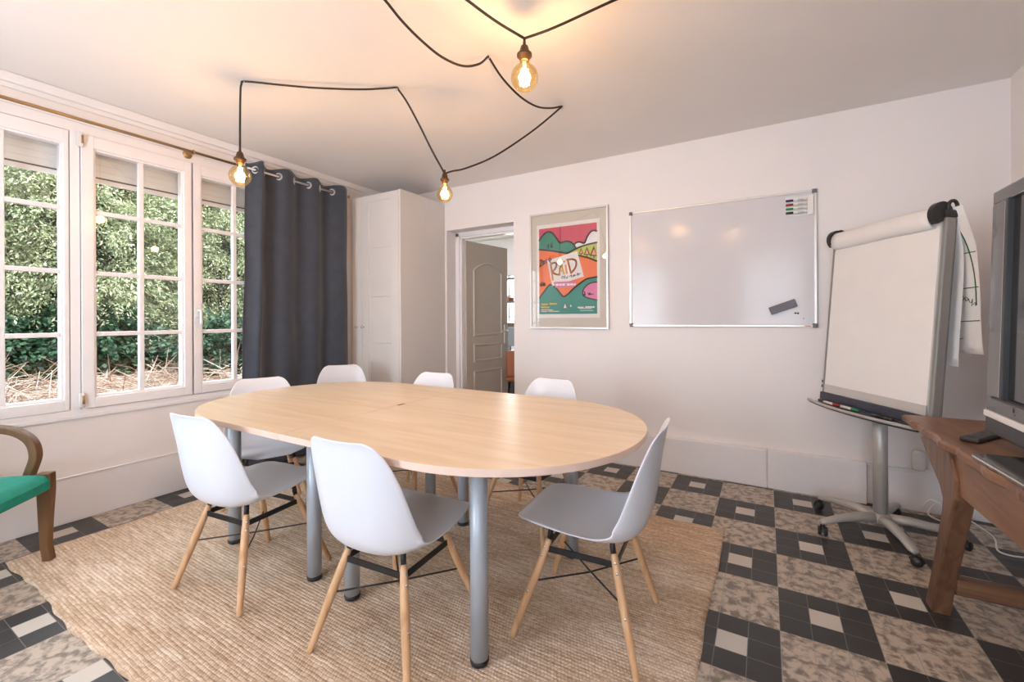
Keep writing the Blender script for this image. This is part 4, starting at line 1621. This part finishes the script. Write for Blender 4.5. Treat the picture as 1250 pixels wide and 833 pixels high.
for pts in ([(0, 0.022), (-0.006, 0.006), (0.001, 0.006)], [(-0.005, 0.0), (-0.012, 0.0), (-0.011, -0.004)]):
    b.prism([(p[0], p[1]) for p in pts], tilt @ Vector((TVX - 0.0004, 2.03, TVZ0 + 0.095)), (0, 1, 0), (0, 0, 1), (-1, 0, 0), 0.001)
b.build('emblem', r)
b = MB(M['tv_dark'])
b.box(TVX - 0.03, 1.35, DZ, TVX + 0.20, 1.85, DZ + 0.018, 0.008)
b.box(TVX + 0.03, 1.5, DZ + 0.016, TVX + 0.08, 1.7, TVZ0 + 0.10, 0.006)
b.build('stand', r)

# remote control and closed laptop on the desk
RD = Vector((0.788 - 0.618, 2.415 - 2.165, 0)).normalized()
RC = Vector((0.705, 2.29, DZ))
rm = Matrix.Translation(RC) @ Matrix.Rotation(math.atan2(RD.y, RD.x) - PI / 2, 4, 'Z')
r = thing('remote_control', 'flat black remote control lying on the desk in front of the television', 'remote', RC, math.atan2(RD.y, RD.x) - PI / 2)
b = MB(M['black'])
b.box(-0.027, -0.135, 0.0005, 0.027, 0.135, 0.017, 0.005)
b.build('body', r, True)
b = MB(M['grey_plastic'])
for j in range(9):
    for i in (-1, 0, 1):
        b.box(i * 0.016 - 0.005, 0.11 - j * 0.024 - 0.005, 0.0165, i * 0.016 + 0.005, 0.11 - j * 0.024 + 0.005, 0.0185, 0.001)
b.build('buttons', r, True)
r = thing('laptop', 'closed glossy black laptop lying near the front edge of the desk', 'laptop', (0.70, 1.74, DZ), R(3))
b = MB(M['tv'])
b.box(-0.125, -0.20, 0.001, 0.135, 0.20, 0.011, 0.003)
b.build('base', r, True)
b = MB(M['screen'])
b.box(-0.125, -0.20, 0.0122, 0.135, 0.20, 0.021, 0.003)
b.build('lid', r, True)
b = MB(M['silver'])
b.box(-0.1262, -0.198, 0.0102, 0.133, 0.198, 0.0126, 0.0005)
b.build('metal_rim', r, True)

# ------------------------------------------------------------------ adapter and cables by the skirting
b = MB(M['white_plastic'])
b.lathe([(0.018, 0.252), (0.027, 0.258), (0.029, 0.27), (0.029, 0.35), (0.024, 0.366), (0.010, 0.372)], (0.792, YB - 0.042, 0), 20)
tag(b.build('air_freshener'), 'white cylindrical bottle on the skirting ledge behind the wooden desk', 'bottle')
b = MB(M['white_plastic'])
b.tube(smooth_path([(0.60, YB - 0.047, 0.256), (0.64, YB - 0.05, 0.262), (0.70, YB - 0.048, 0.254), (0.755, YB - 0.05, 0.256)], 5), 0.0045, 8)
b.box(0.633, YB - 0.056, 0.256, 0.65, YB - 0.042, 0.272, 0.002)
tag(b.build('power_cable'), 'thin white cable lying along the top of the skirting', 'cable')
b = MB(M['white_plastic'])
b.tube(smooth_path([(0.80, YB - 0.05, 0.03), (0.84, YB - 0.08, 0.10), (0.90, YB - 0.12, 0.06), (0.93, YB - 0.08, 0.02), (0.87, YB - 0.15, 0.008), (0.82, YB - 0.1, 0.02),
                    (0.88, YB - 0.06, 0.08), (0.98, YB - 0.10, 0.03), (1.04, YB - 0.25, 0.006), (1.00, YB - 0.45, 0.006), (1.08, YB - 0.55, 0.05), (1.12, YB - 0.7, 0.2), (1.13, YB - 0.8, 0.45)], 6), 0.004, 8)
tag(b.build('power_cable'), 'loop of white power cable on the floor behind the wooden desk', 'cable')

# ------------------------------------------------------------------ green armchair
r = thing('armchair', 'wooden bridge armchair with a teal green seat below the windows', 'armchair', (-3.02, 0.325, 0), R(-45))
b = MB(M['teal'])
pts = [(-0.285, 0.262), (0.285, 0.262), (0.235, -0.25), (-0.235, -0.25)]


def cush(u, v):
    w_ = 0.235 + (0.285 - 0.235) * v
    a, c = 2 * u - 1, 2 * v - 1
    e = (1 - abs(a) ** 5) * (1 - abs(c) ** 5)
    return (w_ * a, -0.25 + 0.514 * v + 0.012 * (1 - a * a) * v, 0.405 + 0.045 * e ** 0.35 + 0.012 * (1 - a * a) * (1 - c * c))


b.grid(cush, 28, 26)
b.grid(lambda u, v: (cush(u, v)[0], cush(u, v)[1], 0.365), 28, 26)
for k in range(4):
    def side(u, v, k=k):
        p = cush(*((u, 0), (1, u), (1 - u, 1), (0, 1 - u))[k])
        return (p[0], p[1], 0.365 + (p[2] - 0.365) * v)
    b.grid(side, 28, 3)
b.build('seat', r, True)
for sx in (-1, 1):
    b = MB(M['walnut'])
    b.prism([(-0.03, 0.44), (0.028, 0.44), (0.030, 0.36), (0.020, 0.20), (0.016, 0.09), (0.030, 0.0), (-0.006, 0.0), (-0.018, 0.09), (-0.024, 0.22), (-0.030, 0.36)],
            (sx * 0.270 - 0.02, 0.240, 0), (0, 1, 0), (0, 0, 1), (1, 0, 0), 0.04)
    lg = b.build('leg', r, True)
    md = lg.modifiers.new('round', 'BEVEL')
    md.width = 0.005
    md.segments = 2
    b = MB(M['walnut'])
    b.prism([(-0.02, 0.44), (0.022, 0.44), (0.0, 0.2), (-0.075, 0.0), (-0.105, 0.0), (-0.045, 0.2)], (sx * 0.228 - 0.019, -0.245, 0), (0, 1, 0), (0, 0, 1), (1, 0, 0), 0.038)
    b.build('leg', r, True)
    # bentwood arm: from the back post forward, curling down to the seat side
    path = smooth_path([(-0.34, 0.625), (-0.22, 0.652), (-0.04, 0.664), (0.09, 0.650), (0.165, 0.600), (0.188, 0.525), (0.170, 0.450), (0.150, 0.395)], 6)
    b = MB(M['walnut'])
    n = len(path)
    vs, fs = [], []
    for i, p in enumerate(path):
        t_ = (path[min(i + 1, n - 1)] - path[max(i - 1, 0)]).normalized()
        nn = Vector((-t_.y, t_.x))
        for dx, dn in ((-0.022, -0.017), (0.022, -0.017), (0.022, 0.017), (-0.022, 0.017)):
            vs.append((sx * 0.288 + dx, p.x + nn.x * dn, p.y + nn.y * dn))
    fs = [(i * 4 + k, i * 4 + (k + 1) % 4, (i + 1) * 4 + (k + 1) % 4, (i + 1) * 4 + k) for i in range(n - 1) for k in range(4)]
    fs += [(3, 2, 1, 0), tuple((n - 1) * 4 + k for k in range(4))]
    b._add(vs, fs)
    am = b.build('arm', r, True)
    md = am.modifiers.new('round', 'BEVEL')
    md.width = 0.005
    md.segments = 2
    b = MB(M['walnut'])
    b.bar((sx * 0.225, -0.24, 0.40), (sx * 0.245, -0.36, 0.80), 0.035, 0.032, (0, 1, 0), 0.004)
    b.build('back_post', r, True)
b = MB(M['walnut'])
for y in (0.245,):
    b.box(-0.252, y - 0.012, 0.355, 0.252, y + 0.012, 0.40)
for sx in (-1, 1):
    b.bar((sx * 0.272, 0.22, 0.378), (sx * 0.230, -0.22, 0.378), 0.024, 0.046)
b.build('seat_frame', r, True)
b = MB(M['teal'])
b.bar((0, -0.27, 0.52), (0, -0.352, 0.79), 0.44, 0.045, (0, 1, 0), 0.015)
b.build('back_pad', r, True)

# ------------------------------------------------------------------ string of pendant bulbs
r = thing('string_light', 'string of black cord looped across the ceiling with hanging glowing globe bulbs', 'light', (-1.6, 1.6, H))
J1, J2, J3 = Vector((-2.525, 1.332, 2.10)), Vector((-1.633, 2.023, 2.04)), Vector((-0.880, 1.628, 2.372))
J4, J5 = Vector((-1.55, 0.55, 2.38)), Vector((-0.36, 0.80, 2.40))  # two extra bulbs out of view, added to even the warm ceiling light
H1, H2, H3, H4 = (-2.507, 1.342, 2.518), (-1.832, 1.836, 2.518), (-1.210, 1.852, 2.514), (-1.102, 2.533, 2.518)
paths = [
    [J1 + Vector((0, 0, -0.01)), (-2.526, 1.333, 2.25), (-2.524, 1.335, 2.44), (-2.518, 1.338, 2.497), (-2.497, 1.349, 2.511), (-2.353, 1.45, 2.500), (-2.192, 1.568, 2.492), (-1.996, 1.717, 2.498),
     (-1.87, 1.81, 2.513), H2, (-1.822, 1.845, 2.502), (-1.787, 1.874, 2.437), (-1.736, 1.921, 2.31), (-1.683, 1.973, 2.164), tuple(J2)],
    [tuple(J2), (-1.60, 2.05, 2.056), (-1.537, 2.113, 2.083), (-1.41, 2.234, 2.171), (-1.244, 2.401, 2.345), (-1.115, 2.52, 2.500), H4],
    [H3, (-1.197, 1.965, 2.455), (-1.173, 2.118, 2.416), (-1.153, 2.28, 2.424), (-1.13, 2.421, 2.467), H4],
    [H3, (-1.21, 1.771, 2.435), (-1.226, 1.658, 2.373), (-1.252, 1.538, 2.36), (-1.277, 1.431, 2.383), (-1.295, 1.328, 2.417), (-1.301, 1.243, 2.451), (-1.31, 1.05, 2.514)],
    [(-1.31, 1.05, 2.514), (-1.37, 0.90, 2.46), (-1.46, 0.72, 2.405), tuple(J4)],
    [(-0.48, 1.80, 2.517), (-0.46, 1.50, 2.44), (-0.41, 1.10, 2.41), tuple(J5)],
    [tuple(J3), (-0.96, 1.53, 2.415), (-1.04, 1.437, 2.475), (-1.09, 1.37, 2.516)],
    [tuple(J3), (-0.76, 1.675, 2.405), (-0.55, 1.768, 2.492), (-0.48, 1.80, 2.517)],
]
for p in paths:
    b = MB(M['cord'])
    b.tube(smooth_path(p, 6), 0.0055, 8)
    b.build('cord', r)
for h in (H1, H2, H3, H4, (-1.31, 1.05, 2.514), (-1.09, 1.37, 2.516), (-0.48, 1.80, 2.517)):
    b = MB(M['satin'])
    b.cyl((h[0], h[1], 2.508), (h[0], h[1], H), 0.002, seg=8)
    b.tube([(h[0] + 0.008 * math.cos(a), h[1], 2.508 + 0.008 * math.sin(a)) for a in [0.5 * PI + 1.6 * PI * k / 10 for k in range(11)]], 0.0016, 6)
    b.build('hook', r)
for J, rb, zc in ((J1, 0.056, 1.983), (J2, 0.047, 1.918), (J3, 0.058, 2.205), (J4, 0.056, 2.21), (J5, 0.056, 2.23)):
    x, y, z = J
    b = MB(M['bronze'])
    zt = zc + rb + 0.022                                     # bottom rim of the lamp holder
    k = rb / 0.058
    b.lathe([(0.006, zt + 0.075), (0.007, zt + 0.060), (0.016 * k, zt + 0.052), (0.022 * k, zt + 0.03), (0.025 * k, zt + 0.024), (0.032 * k, zt + 0.020), (0.032 * k, zt + 0.010),
             (0.024 * k, zt + 0.006), (0.020 * k, zt - 0.008), (0.017 * k, zt - 0.01)], (x, y, 0), 24)
    hd = b.build('lamp_holder', r)
    if z - (zt + 0.075) > 0.003:
        b = MB(M['cord'])
        b.cyl((x, y, zt + 0.07), (x, y, z), 0.0055, seg=8)
        b.build('cord', r)
    prof = []
    for i in range(17):
        a = PI * i / 20
        prof.append((rb * math.sin(a), zc - rb * math.cos(a)))
    prof += [(0.026 * k, zc + rb * 0.93), (0.016 * k, zc + rb + 0.012), (0.014 * k, zc + rb + 0.02)]
    b = MB(M['bulb'])
    b.lathe(prof, (x, y, 0), 28)
    bb = b.build('globe_bulb', r)
    b = MB(M['filament'])
    for j in range(8):
        a = 2 * PI * j / 8
        ca, sa = math.cos(a), math.sin(a)
        b.tube([(x + 0.008 * k * ca, y + 0.008 * k * sa, zc + 0.036 * k), (x + 0.019 * k * ca, y + 0.019 * k * sa, zc - 0.030 * k)], 0.0028, 6)
    b.build('filament', bb)
    b = MB(M['white_plastic'])
    b.cyl((x, y, zc + 0.03 * k), (x, y, zc + rb + 0.01), 0.004, 0.009 * k, 12)
    b.build('glass_stem', bb)
    ld = bpy.data.lights.new('bulb_light', 'POINT')
    ld.energy = BULB_W * (rb / 0.055) ** 2
    ld.color = WARM
    ld.shadow_soft_size = 0.03
    lo_ = bpy.data.objects.new('bulb_light', ld)
    lo_.location = Vector((x, y, zc)) - r.location
    lo_.parent = r
    col.objects.link(lo_)

# ------------------------------------------------------------------ garden outside
def gz(x, y):
    d = -3.65 - x
    return -0.10 + 0.118 * max(0, d) + 0.05 * math.sin(x * 1.3 + y) * math.cos(y * 0.9)


b = MB(M['soil'])
b.grid(lambda u, v: (-3.66 - 12 * u, -6 + 19 * v, gz(-3.66 - 12 * u, -6 + 19 * v)), 36, 40)
struct(b.build('ground'))


def rv(rng):
    v = Vector((rng.gauss(0, 1), rng.gauss(0, 1), rng.gauss(0, 1)))
    return v.normalized()


def leaf(vs, fs, p, d, up, l, w_):
    s_ = d.cross(up)
    if s_.length < 1e-3:
        s_ = d.cross(Vector((1, 0, 0)))
    s_.normalize()
    k = len(vs)
    m = p + d * l * 0.45
    vs += [p, m + s_ * w_, p + d * l, m - s_ * w_]
    fs.append((k, k + 1, k + 2, k + 3))


def tree(name, label, base, cen, rad, clusters, per, seed, mat, spray, lf, group, face=True, cat='tree'):
    """crown of drooping sprays (each a fan of small leaves) over a trunk with limbs"""
    rng = random.Random(seed)
    r = thing(name, label, cat, base, 0, group)
    cen, rad = Vector(cen), Vector(rad)
    vs, fs = [], []
    limbs = []
    for c in range(clusters):
        v = rv(rng)
        if face and v.x < -0.25:
            v.x = -v.x                          # denser towards the house
        q = rng.uniform(0.55, 1.05) if c % 3 else rng.uniform(0.85, 1.1)
        p = cen + Vector((v.x * rad.x, v.y * rad.y, v.z * rad.z)) * q
        p.z = max(p.z, base[2] + 0.05)
        out = (Vector((v.x, v.y, v.z * 0.3)) + rv(rng) * 0.5).normalized()
        if c % 9 == 0:
            limbs.append(p)
        for k in range(per):
            f = rng.random()
            ax = p + out * (spray * (f - 0.3)) + Vector((0, 0, -0.35 * spray * f * f)) + rv(rng) * spray * 0.26
            d = (out + rv(rng) * 0.8 + Vector((0, 0, -0.35))).normalized()
            leaf(vs, fs, ax, d, (Vector((0.4, 0, 1)) + rv(rng) * 0.7).normalized(), lf[0] * rng.uniform(0.6, 1.3), lf[1] * rng.uniform(0.7, 1.2))
    b = MB(mat)
    b._add(vs, fs)
    b.build('foliage', r, rec=False)
    b = MB(M['bark'])
    B = Vector(base)
    tc_ = Vector((cen.x - 0.2, cen.y, cen.z))
    b.tube([B, B.lerp(tc_, 0.5), tc_, tc_ + Vector((0, 0, rad.z * 0.7))], [0.09, 0.075, 0.06, 0.02], 8)
    for p in limbs[:26]:
        s_ = B.lerp(tc_, rng.uniform(0.5, 1.0))
        b.tube([s_, s_.lerp(p, 0.5) + Vector((0, 0, 0.08)), p], [0.03, 0.02, 0.006], 6)
    b.build('trunk', r)
    return r


TREES = [(-9.6, 0.4, 'pale yellow-green conifer outside the fixed window light above the armchair'), (-9.3, 2.4, 'pale yellow-green conifer outside the hinged middle window leaf'),
         (-9.6, 4.5, 'pale yellow-green conifer outside the window leaf that has the handle'), (-9.7, 6.7, 'pale yellow-green conifer outside, mostly hidden behind the slate curtain'),
         (-9.8, -1.6, 'pale yellow-green conifer outside, beyond the frame of the armchair window')]
for i, (x, y, lab) in enumerate(TREES):
    g = gz(x, y)
    tree('conifer', lab, (x, y, g - 0.02), (x, y, g + 2.0), (1.5, 1.45, 2.5), 760, 110, 20 + i, M['conifer'], 0.45, (0.062, 0.0105), 'conifers beyond the windows')
for i, (x, y) in enumerate(((-12.2, -0.8), (-12.0, 2.6), (-12.2, 6.0), (-12.5, 9.5))):
    g = gz(x, y)
    tree('evergreen_tree', 'dense dark evergreen glimpsed between the pale conifers, %s' % ['behind the armchair window', 'behind the hinged window leaf', 'behind the window leaf with handle', 'behind the curtained window end'][i],
         (x, y, g - 0.02), (x, y, g + 2.4), (1.6, 2.3, 3.6), 900, 40, 90 + i, M['ivy'], 0.6, (0.22, 0.07), 'evergreens behind the conifers')
SH = [(-8.15, 0.9), (-8.2, 2.3), (-7.6, 3.9), (-7.7, 5.4), (-8.15, -0.6)]
for i, (x, y) in enumerate(SH):
    g = gz(x, y)
    tree('ivy_shrub', 'dark glossy ivy shrub seen %s' % ['through the lowest panes above the armchair', 'through the lowest panes of the hinged leaf', 'through the lowest panes beside the window handle', 'through the lowest panes nearest the curtain', 'past the frame of the armchair window'][i],
         (x, y, g - 0.02), (x, y, g + 0.36), (0.42, 0.82, 0.56), 210, 26, 60 + i, M['ivy'], 0.2, (0.075, 0.028), 'ivy shrubs under the hedge', cat='shrub')
# heap of dry cuttings and tufts of grass: nobody could count these
rng = random.Random(5)
b = MB(M['twig'])
for k in range(1500):
    x, y = rng.uniform(-7.75, -5.6), rng.uniform(-0.2, 3.7)
    z = gz(x, y) + rng.uniform(0.01, 0.24) * (0.5 + 0.5 * math.sin(y * 2.1))
    a = rng.uniform(0, 2 * PI)
    L = rng.uniform(0.15, 0.55)
    el = rng.gauss(0.1, 0.25) if k % 12 else rng.uniform(0.5, 1.2)
    d = Vector((math.cos(a) * math.cos(el), math.sin(a) * math.cos(el), math.sin(el)))
    p = Vector((x, y, max(z, gz(x, y) + 0.01)))
    bend = rv(rng) * L * 0.12
    q = p + d * L
    q.z = max(q.z, gz(q.x, q.y) + 0.005)
    b.tube([p, (p + q) / 2 + bend * 0.5 + Vector((0, 0, 0.02)), q], [0.006, 0.0045, 0.002], 4, caps=False)
tag(b.build('brush_pile', rec=False), 'heap of dry brown cuttings on the ground outside the windows', 'brushwood', None, 'stuff')
vs, fs = [], []
for k in range(5200):
    x, y = rng.gauss(-5.75, 0.30), rng.gauss(2.2, 0.45)
    p = Vector((x, y, gz(x, y) - 0.005))
    leaf(vs, fs, p, (Vector((0, 0, 1)) + rv(rng) * 0.45).normalized(), rv(rng), rng.uniform(0.04, 0.1), 0.004)
b = MB(M['grass'])
b._add(vs, fs)
tag(b.build('grass', rec=False), 'tufts of bright green grass outside the middle window', 'grass', None, 'stuff')
